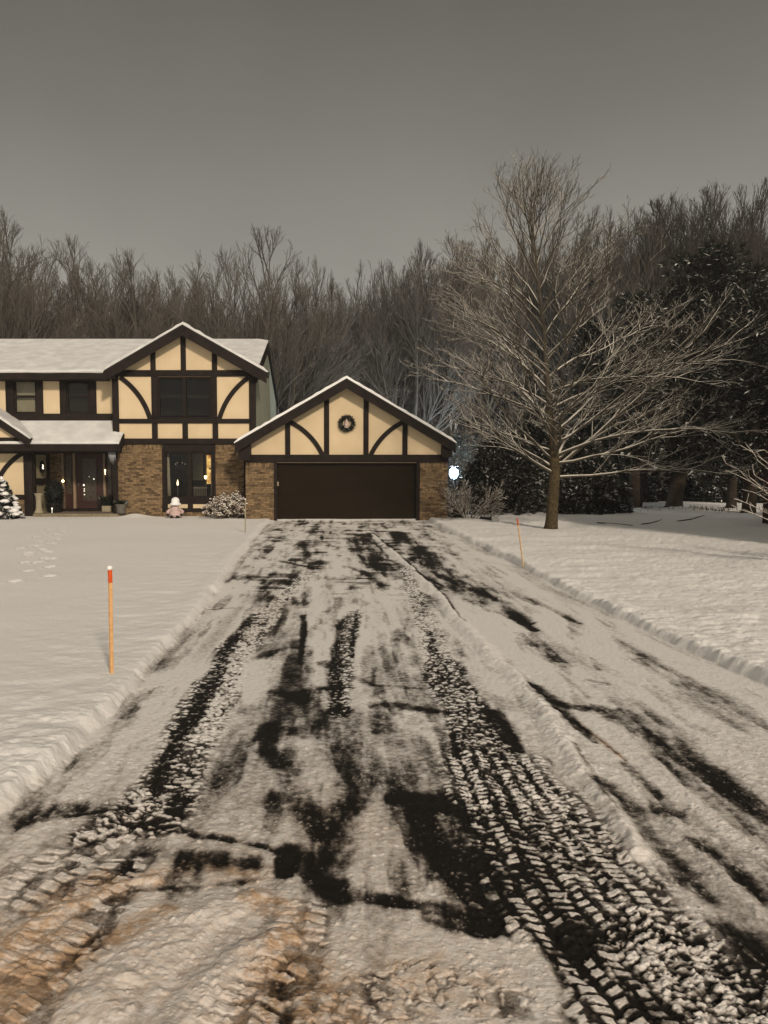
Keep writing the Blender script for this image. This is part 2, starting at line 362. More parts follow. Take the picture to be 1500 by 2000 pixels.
def segd(px, py, line):
    best = np.full(px.shape, 1e9)
    for (x1, y1), (x2, y2) in zip(line[:-1], line[1:]):
        dx, dy = x2-x1, y2-y1; t = np.clip(((px-x1)*dx+(py-y1)*dy)/(dx*dx+dy*dy), 0, 1)
        best = np.minimum(best, np.hypot(px-x1-t*dx, py-y1-t*dy))
    return best
wobx = (fbm(X*.8, Y*.8, 5, 3)-.5)*.22+(fbm(X*9, Y*9, 2, 4)-.5)*.02
ins = inside(X+wobx, Y, poly)
dl, dr = segd(X+wobx, Y, EL), segd(X+wobx, Y, ER)
dE = np.minimum(dl, dr); sd_ = np.where(ins, -dE, dE)              # signed: + on the lawn
right = X > 1.0+.06*Y

wamp = .55+.02*Y
XW = X+((fbm(X*2.3, Y*2.0, 3, 301)-.5)*.20+(fbm(X*9, Y*8, 3, 302)-.5)*.085)*wamp
YW = Y+((fbm(X*3.1, Y*1.1, 3, 303)-.5)*.55+(fbm(X*9, Y*8, 3, 304)-.5)*.13)*wamp
def track(pts, hw, warp=0.0):
    """pts: photograph points, hw: half widths in photograph pixels (sideways) -> points near, along, across, distance/width"""
    if not isinstance(hw, (list, tuple)): hw = [hw]*len(pts)
    P = [(*G(*p), h*G(*p)[1]/F_PX) for p, h in zip(pts, hw)]
    warp = min(warp, max(p[2] for p in P)/.13)
    mh = max(p[2] for p in P)*3.0+.08
    xs = [p[0] for p in P]; ys = [p[1] for p in P]
    idx = np.nonzero((X > min(xs)-mh) & (X < max(xs)+mh) & (Y > min(ys)-mh) & (Y < max(ys)+mh))[0]
    x, y = X[idx]*(1-warp)+XW[idx]*warp, Y[idx]*(1-warp)+YW[idx]*warp; best = np.full(x.shape, 1e9); S = np.zeros(x.shape); T = np.zeros(x.shape); acc = 0
    for q_, ((x1, y1, h1), (x2, y2, h2)) in enumerate(zip(P[:-1], P[1:])):
        dx, dy = x2-x1, y2-y1; l = math.hypot(dx, dy)
        if l < 1e-6: continue
        tu = ((x-x1)*dx+(y-y1)*dy)/(l*l); t = np.clip(((x-x1)*dx+(y-y1)*dy)/(l*l), 0, 1); ex, ey = x-x1-t*dx, y-y1-t*dy
        d = np.hypot(ex, ey)/(h1+(h2-h1)*t); m = d < best
        best = np.where(m, d, best); S = np.where(m, acc+np.clip(tu, -9 if q_ == 0 else 0, 9 if q_ == len(P)-2 else 1)*l, S); T = np.where(m, (ex*dy-ey*dx)/l, T); acc += l
    return idx, S, T, best

# thin packed snow that the plough left, streaked along the drive
st = fbm(X*5.5, Y*.55, 4, 21); st2 = fbm(X*1.2, Y*.5, 3, 22); cross = fbm(X*1.1, Y*6.5, 3, 25); fine = fbm(X*30, Y*18, 3, 27)
farq = sstep(9, 20, Y)
snow = .965+(st-.5)*.68+(st2-.5)*.34+(fine-.5)*.16-(cross-.45)*.55*farq
gaps = sstep(.60, .74, fbm(X*4.6+3, Y*.7, 4, 29)); snow -= .34*gaps*(.4+fbm(X*14, Y*8, 3, 31))
sc2 = sstep(.52, .70, fbm(X*2.6, Y*1.05+4, 5, 33))*sstep(2.9, 1.2, np.abs(X+.25))*sstep(8, 13, Y); snow -= .55*sc2*sstep(.35, .6, fbm(X*2.5, Y*7, 3, 35))
snow -= .28*sstep(.55, .72, fbm(X*9, Y*1.6, 5, 36))*sstep(3.4, 2.0, np.abs(X+.1-.03*Y))
lane = fbm(X*4.2, Y*.16+9, 4, 37); snow -= .32*sstep(.50, .72, lane)*sstep(3.2, 1.8, np.abs(X+.2-.03*Y))*sstep(.3, .6, fbm(X*3, Y*2.2, 4, 34))
H = .012*np.clip(snow, 0, 1)+.006*fine+(.006*(fbm(X*24, Y*24, 4, 39)-.5)+.009*(fbm(X*7, Y*7, 3, 38)-.5))*sstep(7, 3, Y)
dirt_glow = np.zeros_like(X)+.10
def dark(pts, hw, k=.8, rag=.7, sl=1.6, sw=7.0, seed=1, soft=.35, dig=.01):
    """snow scraped or melted away: a ragged stroke with islands left in it and crumbs lost around it"""
    i, s, t, d = track(pts, hw, 1.0)
    x, y = X[i], Y[i]; sc = 1/(.6+.06*y)
    n = .45*fbm(x*6*sc, y*1.7*sc, 4, seed)+.33*fbm(x*21*sc, y*7*sc, 4, seed+3)+.22*fbm(x*11, y*.8, 3, seed+7)
    f = 1.0-np.minimum(d, 3)+(n-.5)*(1.2+1.9*rag)
    m = sstep(-.25-soft*.4, .65+soft*.6, f)*k*(.60+.70*fbm(x*11*sc, y*2.2*sc, 4, seed+9))+.20*k*sstep(2.0, .2, d+(n-.5)*.8)
    m = m*(.46+.72*fbm(x*30, y*14, 4, seed+13))*sstep(-.2, .5, .35+.9*fbm(x*5, y*1.0, 3, seed+15)-.45)
    snow[i] -= m; H[i] -= dig*np.minimum(m, 1)
def chunks(pts, hw, dens=.6, a=.045, b=.075, hgt=.022, seed=1, floor=.75, tread=False, slant=.5, lift=1.0):
    """crumbs of snow thrown off a tyre, or its printed tread blocks, over scraped asphalt"""
    i, s, t, d = track(pts, hw)
    n = fbm(s*2.2, t*6, 4, seed)
    m = sstep(1.25, .7, d+(n-.5)*1.1)
    wx = (fbm(s*16, t*16, 3, seed+21)-.5); wy = (fbm(s*16+9, t*16, 3, seed+22)-.5)
    if tread:
        w = b*1.25; t2 = t+wx*.026; c = np.floor(t2/w); f = t2/w-c
        ph = (s+wy*.02)/a+slant*np.where(np.mod(c, 2) == 0, f, 1-f)+.5*np.mod(c, 2); row = np.floor(ph); fr = ph-row
        rj = _hash(row, c, seed+6)
        prof = sstep(.0, .16, fr)*sstep(.56+.3*rj, .44+.3*rj, fr)*sstep(.02, .2, f-.25*_hash(row, c, seed+11))*sstep(1.0, .8, f+.2*_hash(row, c, seed+12))
        keep = _hash(row, c, seed+3) < dens+1.3*(fbm(s*1.9, t*5, 3, seed+4)-.5)
        bl = prof*keep*(.6+.6*rj)
        f2, r2 = worley(s/(a*.6)+wx*1.2, t/(b*.5)+wy*1.2, seed+8); bl = np.maximum(bl, np.clip(1-f2*1.6, 0, 1)*(r2 < dens*.28)*.8)
    else:
        f1, r1 = worley(s/a+wx*1.6, t/b+wy*1.6, seed)
        bl = np.clip(1-(f1/(.34+.34*r1))**2, 0, 1)*(r1 < dens+.7*(fbm(s*3, t*6, 3, seed+4)-.5))
        f2, r2 = worley(s/(a*.5)+wy*1.6, t/(b*.5)+wx*1.6, seed+8); bl = np.maximum(bl, np.clip(1-(f2/.5)**2, 0, 1)*(r2 < dens*.6)*.6)
    bl = bl*(.75+.5*fbm(s*60, t*60, 2, seed+30))
    bl = np.clip(bl, 0, 1.2)
    snow[i] = snow[i]*(1-m*floor)+m*bl*1.05
    H[i] += m*np.minimum(bl*1.5, .8)*hgt*lift*.42*(.6+.8*n)-.004*m
def mound(pts, hw, hgt, k=.5, rough=.3, seed=1, cov=.5):
    i, s, t, d = track(pts, hw, .6); x, y = X[i], Y[i]
    n = fbm(x*9, y*9, 4, seed); c1, r1 = worley(x*19+n*2, y*19, seed+3)
    m = sstep(1.15, 0, d+(n-.5)*.6); H[i] += m*hgt*(1-rough+rough*2*n)+np.minimum(m*2, 1)*hgt*.22*np.clip(.6-c1, 0, 1)*r1*(.4+rough)*2; snow[i] += m*cov
def grime_glow(pts, hw, k, seed=1):  # brown slush, its tint also painting warm lamp light on near snow
    i, s, t, d = track(pts, hw); n = fbm(s*4, t*5, 4, seed)
    dirt_glow[i] += sstep(1.5, .3, d+(n-.5)*1.5)*k*.75

# --- far half, near the garage
dark([(530, 1037), (620, 1040), (700, 1037), (800, 1043)], [4, 6, 6, 5], .75, .8, 2, 12, 40)
dark([(520, 1052), (590, 1058), (640, 1054)], [4, 5, 4], .55, .9, 2, 12, 41)
dark([(545, 1098), (585, 1106), (612, 1112)], [5, 7, 4], .75, .7, 2, 9, 42)
dark([(590, 1062), (600, 1085), (592, 1096)], [16, 14, 9], .62, .8, 3, 9, 43)
dark([(702, 1045), (715, 1080), (735, 1110)], [22, 30, 26], .74, .7, 2, 8, 44)
dark([(680, 1110), (715, 1122), (745, 1146)], [11, 12, 8], .6, .8, 2, 8, 45)
dark([(640, 1068), (690, 1075)], [7, 6], .35, .9, 2, 8, 46)
dark([(770, 1040), (812, 1072), (850, 1104), (900, 1145), (950, 1182), (1000, 1208), (1046, 1240)], [15, 26, 34, 36, 30, 24, 10], 1.0, .45, 1.2, 5, 47, .25)
dark([(1000, 1212), (1030, 1228), (1048, 1222)], [14, 9, 5], .7, .8, 3, 8, 48)
dark([(1036, 1172), (1075, 1192), (1130, 1222)], [6, 9, 6], .66, 1.0, 3, 10, 49)
dark([(1010, 1245), (1050, 1270), (1095, 1300)], [24, 26, 14], .52, 1.0, 2, 8, 50)
dark([(1150, 1335), (1185, 1341)], [10, 8], .6, .8, 3, 8, 51)
dark([(1110, 1205), (1118, 1250), (1128, 1275)], [8, 12, 8], .38, 1.1, 4, 9, 52)
dark([(870, 1150), (760, 1095), (715, 1040)], [4, 4, 3], .55, .5, 1, 6, 53)
dark([(572, 1170), (590, 1190), (600, 1150)], [14, 16, 10], .45, .9, 3, 7, 54)
dark([(592, 1205), (592, 1240), (588, 1298)], [6, 7, 4], .82, .6, 2, 7, 55)
dark([(400, 1195), (450, 1192)], [5, 6], .45, .9, 3, 9, 56)
dark([(455, 1122), (485, 1126)], [4, 4], .4, .9, 3, 9, 57)
# --- wheel track on the left
chunks([(600, 1125), (540, 1185), (500, 1235)], [17, 22, 26], .85, .05, .06, .02, 60, .35)
chunks([(500, 1215), (455, 1290), (405, 1380), (360, 1470), (310, 1560), (280, 1620)], [30, 42, 52, 56, 70, 90], .60, .04, .062, .026, 61, .68)
dark([(495, 1205), (440, 1285), (400, 1360), (362, 1425), (325, 1500), (300, 1570)], [11, 17, 19, 19, 16, 16], .85, .75, 3, 6, 62)
chunks([(490, 1230), (470, 1300), (430, 1380), (395, 1450)], [16, 22, 26, 26], .92, .04, .05, .024, 63, .2)
dark([(470, 1400), (465, 1375), (485, 1320)], [10, 9, 5], .42, 1.0, 3, 8, 64)
# --- centre tracks
chunks([(694, 1200), (680, 1250), (664, 1330), (660, 1400)], [16, 20, 24, 26], .62, .045, .055, .02, 66, .6)
dark([(667, 1215), (660, 1290), (655, 1330), (655, 1390)], [6, 12, 15, 16], .75, .8, 3, 7, 67)
dark([(700, 1195), (692, 1230), (688, 1290)], [5, 6, 5], .6, .9, 3, 8, 68)
dark([(540, 1360), (590, 1370), (620, 1355), (690, 1352)], [18, 30, 14, 10], .72, .8, 2.5, 6, 69)
dark([(545, 1440), (600, 1425), (590, 1380)], [30, 38, 30], .58, .9, 2.5, 6, 70)
dark([(522, 1420), (530, 1470), (548, 1495)], [18, 22, 20], .62, .8, 2.5, 6, 71)
dark([(660, 1400), (668, 1460), (690, 1510), (690, 1560), (650, 1640)], [50, 56, 44, 42, 40], .70, .8, 2.5, 6, 72)
dark([(740, 1385), (800, 1390), (870, 1395)], [22, 20, 18], .68, .8, 2.5, 6, 73)
dark([(735, 1440), (742, 1400)], [22, 24], .5, .8, 2.5, 6, 74)
dark([(835, 1430), (880, 1440)], [16, 18], .7, .8, 2.5, 6, 75)
dark([(690, 1330), (740, 1345), (820, 1350)], [12, 12, 14], .30, .9, 2.5, 6, 76)
dark([(630, 1300), (640, 1310)], [14, 12], .5, .8, 3, 7, 77)
dark([(480, 1295), (560, 1268), (600, 1268)], [14, 13, 10], .28, 1.0, 3, 7, 177)
dark([(730, 1345), (735, 1310)], [9, 7], .4, .9, 3, 7, 178)
# --- broad printed track on the right
chunks([(790, 1110), (812, 1165), (838, 1240), (866, 1320)], [12, 17, 24, 36], .75, .05, .055, .022, 80, .5)
dark([(838, 1235), (850, 1290), (865, 1330)], [8, 9, 9], .66, .8, 3, 8, 81)
chunks([(862, 1300), (900, 1390), (950, 1480), (1000, 1570)], [40, 54, 74, 96], .66, .045, .062, .026, 82, .8)
dark([(950, 1395), (985, 1430), (1020, 1480)], [18, 24, 20], .9, .6, 2.5, 6, 83)
dark([(884, 1440), (895, 1485)], [7, 8], .7, .7, 2.5, 6, 84)
chunks([(960, 1500), (1020, 1620), (1100, 1750), (1230, 1900), (1330, 2010)], [100, 135, 165, 215, 260], .80, .050, .07, .016, 85, .72, True, .8)
chunks([(1060, 1560), (1150, 1680), (1280, 1820), (1440, 1990)], [60, 80, 90, 110], .76, .046, .07, .016, 86, .6, True, -.7)
dark([(975, 1590), (1010, 1690), (1075, 1800), (1130, 1900)], [26, 34, 46, 60], .42, 1.0, 4, 6, 87)
dark([(1060, 1640), (1110, 1700)], [30, 30], .45, 1.0, 4, 6, 187)
dark([(1100, 1850), (1180, 1840), (1260, 1850)], [50, 48, 36], .9, .7, 3, 5, 88)
dark([(1400, 1850), (1480, 1900), (1560, 1960)], [44, 54, 60], 1.0, .7, 3, 5, 89)
dark([(1240, 1980), (1300, 2010)], [40, 50], .8, .8, 3, 5, 90)
chunks([(1250, 1830), (1400, 1920), (1540, 2030)], [110, 140, 170], .5, .034, .05, .022, 91, .3)
# --- black scraped asphalt in the middle foreground
dark([(790, 1570), (850, 1580), (905, 1600)], [34, 48, 40], 1.1, .55, 3, 5, 92, .25)
dark([(860, 1600), (890, 1680), (935, 1760), (975, 1830)], [56, 62, 60, 40], 1.05, .6, 3, 5, 93, .25)
dark([(645, 1740), (700, 1765), (760, 1775), (850, 1790), (960, 1830)], [40, 34, 20, 28, 32], .8, .7, 3, 5, 94)
dark([(830, 1810), (900, 1830), (990, 1845)], [20, 26, 22], .8, .7, 3, 5, 95)
dark([(560, 1560), (600, 1600), (640, 1660)], [40, 40, 40], .45, 1.0, 3, 6, 96)
dark([(600, 1700), (650, 1680)], [40, 40], .5, 1.0, 3, 6, 97)
# --- left foreground: shovel scrape, holes
dark([(50, 1608), (98, 1592), (165, 1576)], [40, 44, 30], .8, .8, 3, 6, 98, .4, .02)
dark([(130, 1602), (200, 1590), (260, 1600)], [10, 9, 9], .7, .8, 3, 6, 99)
dark([(240, 1625), (300, 1622), (390, 1640), (480, 1652), (540, 1668)], [15, 20, 18, 15, 13], .9, .8, 3, 7, 100, .4)
dark([(250, 1725), (300, 1690), (400, 1690), (490, 1700)], [30, 44, 52, 40], .74, .5, 3, 5, 101)
dark([(240, 1752), (330, 1752), (430, 1742), (490, 1735)], [12, 14, 14, 14], .55, .5, 3, 5, 102)
dark([(562, 1668), (560, 1720)], [26, 17], .85, 1.0, 3, 6, 103, .5)
dark([(320, 1545), (360, 1570), (350, 1600)], [18, 24, 18], .7, .9, 3, 6, 104)
chunks([(180, 1640), (250, 1600), (300, 1560)], [50, 56, 50], .62, .035, .1, .028, 105, .55)
chunks([(60, 1740), (150, 1670), (230, 1640)], [90, 80, 50], .8, .075, .13, .018, 106, .22, True, .3)
chunks([(60, 1880), (180, 1760), (240, 1700)], [90, 80, 40], .75, .065, .12, .018, 107, .22, True, .4)
mound([(-40, 1930), (60, 1830), (190, 1765), (300, 1740)], [30, 34, 34, 20], .016, seed=108)
mound([(210, 1990), (300, 1880), (430, 1800), (500, 1775)], [110, 105, 76, 34], .026, seed=109, rough=.8)
mound([(330, 2050), (420, 1950), (560, 1850)], [70, 70, 40], .03, seed=119, rough=.5)
chunks([(480, 1990), (560, 1880), (590, 1790)], [120, 90, 40], .8, .06, .10, .020, 110, .26, True, .5)
grime_glow([(-60, 1900), (60, 1830), (200, 1720)], [120, 80, 40], .85, 111)
grime_glow([(20, 2000), (150, 1880), (330, 1790)], [70, 50, 30], 1.0, 112)
grime_glow([(-20, 1990), (60, 1940), (130, 1900)], [90, 70, 40], .35, 212)
chunks([(-40, 2010), (40, 1950), (150, 1880)], [90, 80, 60], .75, .06, .11, .024, 213, .2, True, .4)
grime_glow([(560, 2010), (560, 1900), (590, 1800), (500, 1770)], [110, 80, 45, 40], .95, 113)
grime_glow([(240, 1745), (380, 1700), (490, 1720)], [40, 60, 40], .8, 114)
grime_glow([(760, 2000), (820, 1940), (960, 1960)], [110, 90, 80], .55, 115)
grime_glow([(640, 1560), (680, 1640)], [80, 90], .25, 116)
grime_glow([(480, 1250), (560, 1170)], [40, 30], .25, 117)
chunks([(700, 2000), (820, 1930), (980, 1960)], [120, 80, 60], .8, .06, .12, .02, 118, .4)
# --- ploughed ridge running down the right half
mound([(718, 1040), (770, 1085), (840, 1150), (900, 1225), (960, 1290), (1020, 1345), (1062, 1400), (1120, 1490), (1190, 1590), (1230, 1670)], [7, 10, 14, 20, 24, 30, 30, 30, 34, 34], .034, seed=120, rough=.6, cov=.45)
dark([(728, 1042), (790, 1095), (860, 1160), (910, 1222)], [3, 4, 5, 5], .7, .6, 2, 8, 121)
dark([(1040, 1340), (1075, 1370), (1112, 1412), (1160, 1460)], [13, 18, 12, 6], 1.05, .4, 2, 7, 122)
dark([(1120, 1460), (1150, 1520), (1200, 1610)], [7, 10, 14], .62, .7, 2, 7, 123)
grime_glow([(1130, 1420), (1220, 1492)], [8, 6], 1.0, 124)
dark([(1115, 1410), (1180, 1460), (1222, 1494)], [4, 4, 3], .6, .4, 2, 8, 125)
dark([(1070, 1375), (1130, 1385), (1200, 1400), (1260, 1440)], [16, 22, 34, 30], .72, .9, 2.5, 6, 126)
dark([(1250, 1430), (1310, 1480), (1380, 1530), (1500, 1600)], [26, 34, 38, 40], .74, .8, 2.5, 6, 127)
dark([(1160, 1535), (1220, 1580), (1280, 1650), (1340, 1730), (1395, 1785)], [26, 44, 46, 44, 20], .82, .65, 2.5, 6, 128)
dark([(1260, 1590), (1330, 1600)], [24, 18], .6, .9, 2.5, 6, 129)
dark([(1365, 1655), (1430, 1700), (1520, 1770)], [28, 40, 50], .9, .6, 2.5, 6, 130)
dark([(1220, 1500), (1280, 1560)], [14, 18], .5, .9, 2.5, 6, 131)
mound([(1300, 1600), (1380, 1690), (1500, 1830)], [30, 36, 40], .02, seed=132, cov=.2)
for j, (px_, py_, k_) in enumerate([(1250, 1296, .18), (1330, 1360, .12), (1290, 1290, .2), (1420, 1410, .14), (1390, 1460, .12), (1180, 1500, .2)]):
    dark([(px_-40, py_-8), (px_+50, py_+14)], [18, 14], k_, .9, 2, 5, 140+j)

dirt_glow += .46*sstep(4.6, 2.6, Y)*(.35+.75*fbm(X*2.2, Y*3, 4, 441))*sstep(2.2, -.9, X)+.16*sstep(6, 3, Y)  # warm street-lamp glow painted into the colour of the near snow
# --- crumbs of snow lying about on the scraped parts
cl = fbm(X*3.5, Y*3.0, 4, 401)
for fq, sd0, pr, hh in ((60, 411, .24, .003), (33, 412, .12, .005)):
    f_, r_ = worley(X*fq+cl*4, Y*fq*.8, sd0)
    c_ = sstep(.48, .22, f_)*(r_ < pr*(.15+2.4*np.clip(cl-.30, 0, 1)))*sstep(6.5, 4, Y)
    snow += c_*np.clip(.70-snow, 0, 1)*.55; H += c_*hh
# --- lawns
und = fbm(X*.35, Y*.35, 3, 201); rip = fbm(X*1.6, Y*3.2, 4, 202); mid = fbm(X*4.5, Y*6.5, 4, 203)
lawn = .115+.07*(und-.5)+.007*(rip-.5)
rr = np.where(right, 1.0, 0.0)
crumb, _r = worley(X*4.2+mid, Y*6.0, 205); crumb2, _r2 = worley(X*9+mid*2, Y*13, 206)
near_r = sstep(13.5, 4, dr)
lawn += rr*(.085*(fbm(X*.9, Y*1.5, 5, 204)-.5)+(.035*(.5-crumb)*(fbm(X*.9, Y*1.6, 2, 209))+.018*(.5-crumb2)*_r2)*(.35+near_r))
lawn += (1-rr)*(.03*(mid-.5)*sstep(2.5, .2, dl)+.05*(fbm(X*2, Y*2, 3, 207)-.5)*sstep(6, 3.5, Y)+.10*(fbm(X*3.2, Y*4.5, 4, 214)-.42)*sstep(6.0, 4.2, Y))
c3, r3 = worley(X*17+mid*5, Y*15+und*6, 211)
lip = np.exp(-((sd_-.16)/.13)**2)*(.008+.045*np.clip(fbm(X*1.3, Y*.9, 6, 208)-.38, 0, 1)+.022*np.clip(.55-c3, 0, 1)*r3*(r3 > .45))*(.55+.45*sstep(5, 9, Y))
lawn = lawn+lip*np.where(sd_ > 0, 1, 0)
# foot prints
def prints(path, step=.62):
    P = [G(*p) for p in path]; k = 0
    for (x1, y1), (x2, y2) in zip(P[:-1], P[1:]):
        l = math.hypot(x2-x1, y2-y1); n = max(int(l/step), 1)
        for j in range(n):
            t = j/n; cx = x1+(x2-x1)*t+(.2 if k % 2 else -.2)+random.uniform(-.1, .1); cy = y1+(y2-y1)*t+random.uniform(-.06, .06); k += 1
            i = np.nonzero((abs(X-cx) < .4) & (abs(Y-cy) < .5))[0]
            rr_ = np.hypot((X[i]-cx)/.095, (Y[i]-cy)/.15)
            lawn[i] -= .045*sstep(1.15, .7, rr_); lawn[i] += .014*np.exp(-((rr_-1.35)/.25)**2)
prints([(62, 1152), (85, 1120), (72, 1085), (100, 1050), (118, 1036)])
prints([(92, 1110), (55, 1078), (20, 1085)])
# drifts banked up against the house
def heap(px, py, rx, ry, h):
    cx, cy = G(px, py); i = np.nonzero((abs(X-cx) < 3*rx) & (abs(Y-cy) < 3*ry))[0]
    lawn[i] += h*np.exp(-((X[i]-cx)/rx)**2-((Y[i]-cy)/ry)**2)*(.8+.4*mid[i])
heap(343, 1012, .55, .5, .16); heap(268, 1015, .45, .5, .12); heap(380, 1014, .6, .4, .05); heap(445, 1022, .6, .5, .05)
heap(1000, 1008, 1.2, 1.6, .16); heap(915, 1024, .6, .5, .08); heap(1075, 1030, .7, .6, .10); heap(1240, 1004, 1.0, 1.2, .15); heap(1325, 1003, 1.1, 1.2, .16)
lawn_s = np.full(X.shape, 1.25)+.10*(mid-.5)
k = sstep(-.02, .085, sd_+.02*(mid-.5))
drive_z = H+.015
Hf = drive_z*(1-k)+lawn*k
snow_f = snow*(1-k)+lawn_s*k
toe = np.exp(-((sd_+.07)/.05)**2)*(1-k)*np.where(right, .18, .26)*sstep(.35, .65, fbm(X*2.2, Y*1.3, 4, 221)); snow_f -= toe
dirt_glow_f = dirt_glow*(1-k)+.0*k
snow_f = np.clip(snow_f, 0, 1.3)
ZZ = Hf
co = np.stack([X, Y, ZZ], 1).astype(np.float32)
ii = (np.arange(NR-1)[:, None]*NC+np.arange(NC-1)[None, :]).ravel()
quads = np.stack([ii, ii+1, ii+NC+1, ii+NC], 1)
ctr = sd_[quads].mean(1) < .0
def grid_obj(name, q):
    used = np.unique(q); remap = np.full(NR*NC, -1, np.int64); remap[used] = np.arange(len(used)); q = remap[q]
    me = bpy.data.meshes.new(name)
    me.vertices.add(len(used)); me.vertices.foreach_set('co', co[used].ravel())
    me.loops.add(len(q)*4); me.loops.foreach_set('vertex_index', q.ravel().astype(np.int32))
    me.polygons.add(len(q)); me.polygons.foreach_set('loop_start', np.arange(0, len(q)*4, 4, dtype=np.int32))
    me.polygons.foreach_set('use_smooth', np.ones(len(q), bool))
    me.update(calc_edges=True)
    for an, arr in (('snow', snow_f), ('dirt_glow', dirt_glow_f)):
        a = me.attributes.new(an, 'FLOAT', 'POINT'); a.data.foreach_set('value', arr[used].astype(np.float32))
    me.materials.append(M['ground'])
    o = bpy.data.objects.new(name, me); COL.objects.link(o); o['kind'] = 'structure'; return o
grid_obj('driveway', quads[ctr]); grid_obj('snowy_lawn', quads[~ctr])
# the land beyond, out to the horizon
fm = MB(); rng = [-250, -180, -120, -60, -30, -10, 10, 30, 60, 120, 180, 250]
for yy in rng:
    for xx in rng: fm.v.append((xx, yy*.8+70, -.22))
nn = len(rng)
for a in range(nn-1):
    for b in range(nn-1): fm.f.append((a*nn+b, a*nn+b+1, (a+1)*nn+b+1, (a+1)*nn+b))
o = obj('snow_field', fm, 'snow'); o['kind'] = 'structure'
fb = MB()                                                            # woodland floor behind the houses
n1 = 40
for a in range(n1+1):
    for b in range(n1+1):
        xx = -70+140*b/n1; yy = 44.5+60*a/n1
        fb.v.append((xx, yy, .06+.25*math.sin(xx*.21+yy*.13)*min(a/4, 1)*.6+(0.0 if a else -.25)))
for a in range(n1):
    for b in range(n1): fb.f.append((a*(n1+1)+b, a*(n1+1)+b+1, (a+1)*(n1+1)+b+1, (a+1)*(n1+1)+b))
o = obj('woodland_floor', fb, 'snow', smooth=True); o['kind'] = 'structure'
def gz(px, py):                        # rough snow level at a photographed ground point on the lawn
    return .10
# ------------------------------------------------------------------ the house
YG, YH, YU, YW, YD = 26.4, 27.6, 28.3, 27.7, 29.2
house = thing('timbered_house', 'half-timbered two-storey house with beige panels, brown brick, snowy roofs and attached double garage', 'house', (-3.0, 30.0, 0.0))
def pw(px, py, Y): return W(px, py, Y)
def prect(mb, x0, y0, x1, y1, Y, th, proud=0.0):
    """a box whose front face covers the photographed rectangle at distance Y"""
    ym = (y0+y1)/2
    xa, xb = W(x0, ym, Y)[0], W(x1, ym, Y)[0]; za, zb = W(x0, y1, Y)[1], W(x0, y0, Y)[1]
    return mb.box(xa, xb, Y-proud, Y+th, za, zb)
def ppoly(pts, Y, th, proud=0.0): return MB().prism([W(a, b, Y) for a, b in pts], Y+th, Y-proud)
def hp(name, mb, m, parent=None, **k): return obj(name, mb, m, parent or house, **k)
def rect(name, m, x0, y0, x1, y1, Y, th, proud=0, parent=None, **k): return hp(name, prect(MB(), x0, y0, x1, y1, Y, th, proud), m, parent, **k)
POST, BEAM, BRACE = .040, .046, .034
def post(x0, y0, x1, y1, Y, p=POST): return rect('timber_post', 'timber', x0, y0, x1, y1, Y, .02, p, bevel=.006)
def beam(x0, y0, x1, y1, Y, p=BEAM): return rect('timber_beam', 'timber', x0, y0, x1, y1, Y, .02, p, bevel=.006)
def brace(a, b, bulge, wpx, Y):
    """curved brace between two photographed points"""
    n = 14; (x0, y0), (x1, y1) = a, b; dx, dy = x1-x0, y1-y0; l = math.hypot(dx, dy); nx, ny = -dy/l, dx/l
    up, lo = [], []
    for i in range(n+1):
        t = i/n; k = 4*bulge*t*(1-t); x, y = x0+dx*t+nx*k, y0+dy*t+ny*k
        tx, ty = dx+nx*4*bulge*(1-2*t), dy+ny*4*bulge*(1-2*t); tl = math.hypot(tx, ty); mx, my = -ty/tl, tx/tl
        up.append((x+mx*wpx/2, y+my*wpx/2)); lo.append((x-mx*wpx/2, y-my*wpx/2))
    mb = MB(); U = [W(*p, Y) for p in up]; D = [W(*p, Y) for p in lo]
    for i in range(n): mb.prism([U[i], U[i+1], D[i+1], D[i]], Y+.01, Y-BRACE)
    return hp('curved_brace', mb, 'timber')

# ---- garage
gl, gr_ = 480, 874
hp('stucco_wall', ppoly([(gl, 904), (gl, 874), (677, 754), (gr_, 872), (gr_, 904)], YG, .15), 'stucco')
beam(gl-2, 888, gr_+2, 903, YG, .06)
for x in (562, 791): post(x-5, 818, x+5, 888, YG)
for x in (638, 715): post(x-5, 772, x+5, 888, YG)
post(gl-1, 858, 490, 888, YG); post(863, 858, gr_+1, 888, YG)
brace((566, 824), (630, 889), -8, 9, YG); brace((788, 824), (724, 889), 8, 9, YG)
for a, b in ((gl, 535), (820, gr_)):
    rect('brick_wall', 'brick', a, 913, b, 1030, YG, .25); rect('soldier_course', 'soldier', a, 903.2, b, 912.8, YG, .25, .004)
post(535.2, 903.2, 541, 1030, YG, .02); post(813, 903.2, 819.8, 1030, YG, .02)
gd = MB()
for i in range(4):
    y0 = 905+i*29.6; prect(gd, 541.2, y0, 812.8, y0+29.52, YG+.16, .05)
hp('garage_door', gd, 'garage_door')
rect('door_header', 'timber', 541, 903.2, 813, 907.5, YG+.10, .1)
rect('keypad', 'plaster', 541.6, 941, 544.2, 949, YG+.02, .03)
hp('garage_side_wall', MB().box(W(gr_, 960, YG)[0]-.25, W(gr_, 960, YG)[0]-.002, YG+.252, 34.2, -.2, 2.85), 'brick')
hp('garage_side_wall', MB().box(W(gl, 960, YG)[0]+.002, W(gl, 960, YG)[0]+.25, YG+.252, 34.2, -.2, 2.85), 'brick')
hp('garage_rear_wall', MB().prism([(W(gl, 960, YG)[0]+.26, -.2), (W(gr_, 960, YG)[0]-.26, -.2), (W(gr_, 960, YG)[0]-.26, 2.7), (W(677, 960, YG)[0], 4.6), (W(gl, 960, YG)[0]+.26, 2.7)], 34.0, 34.18), 'siding')
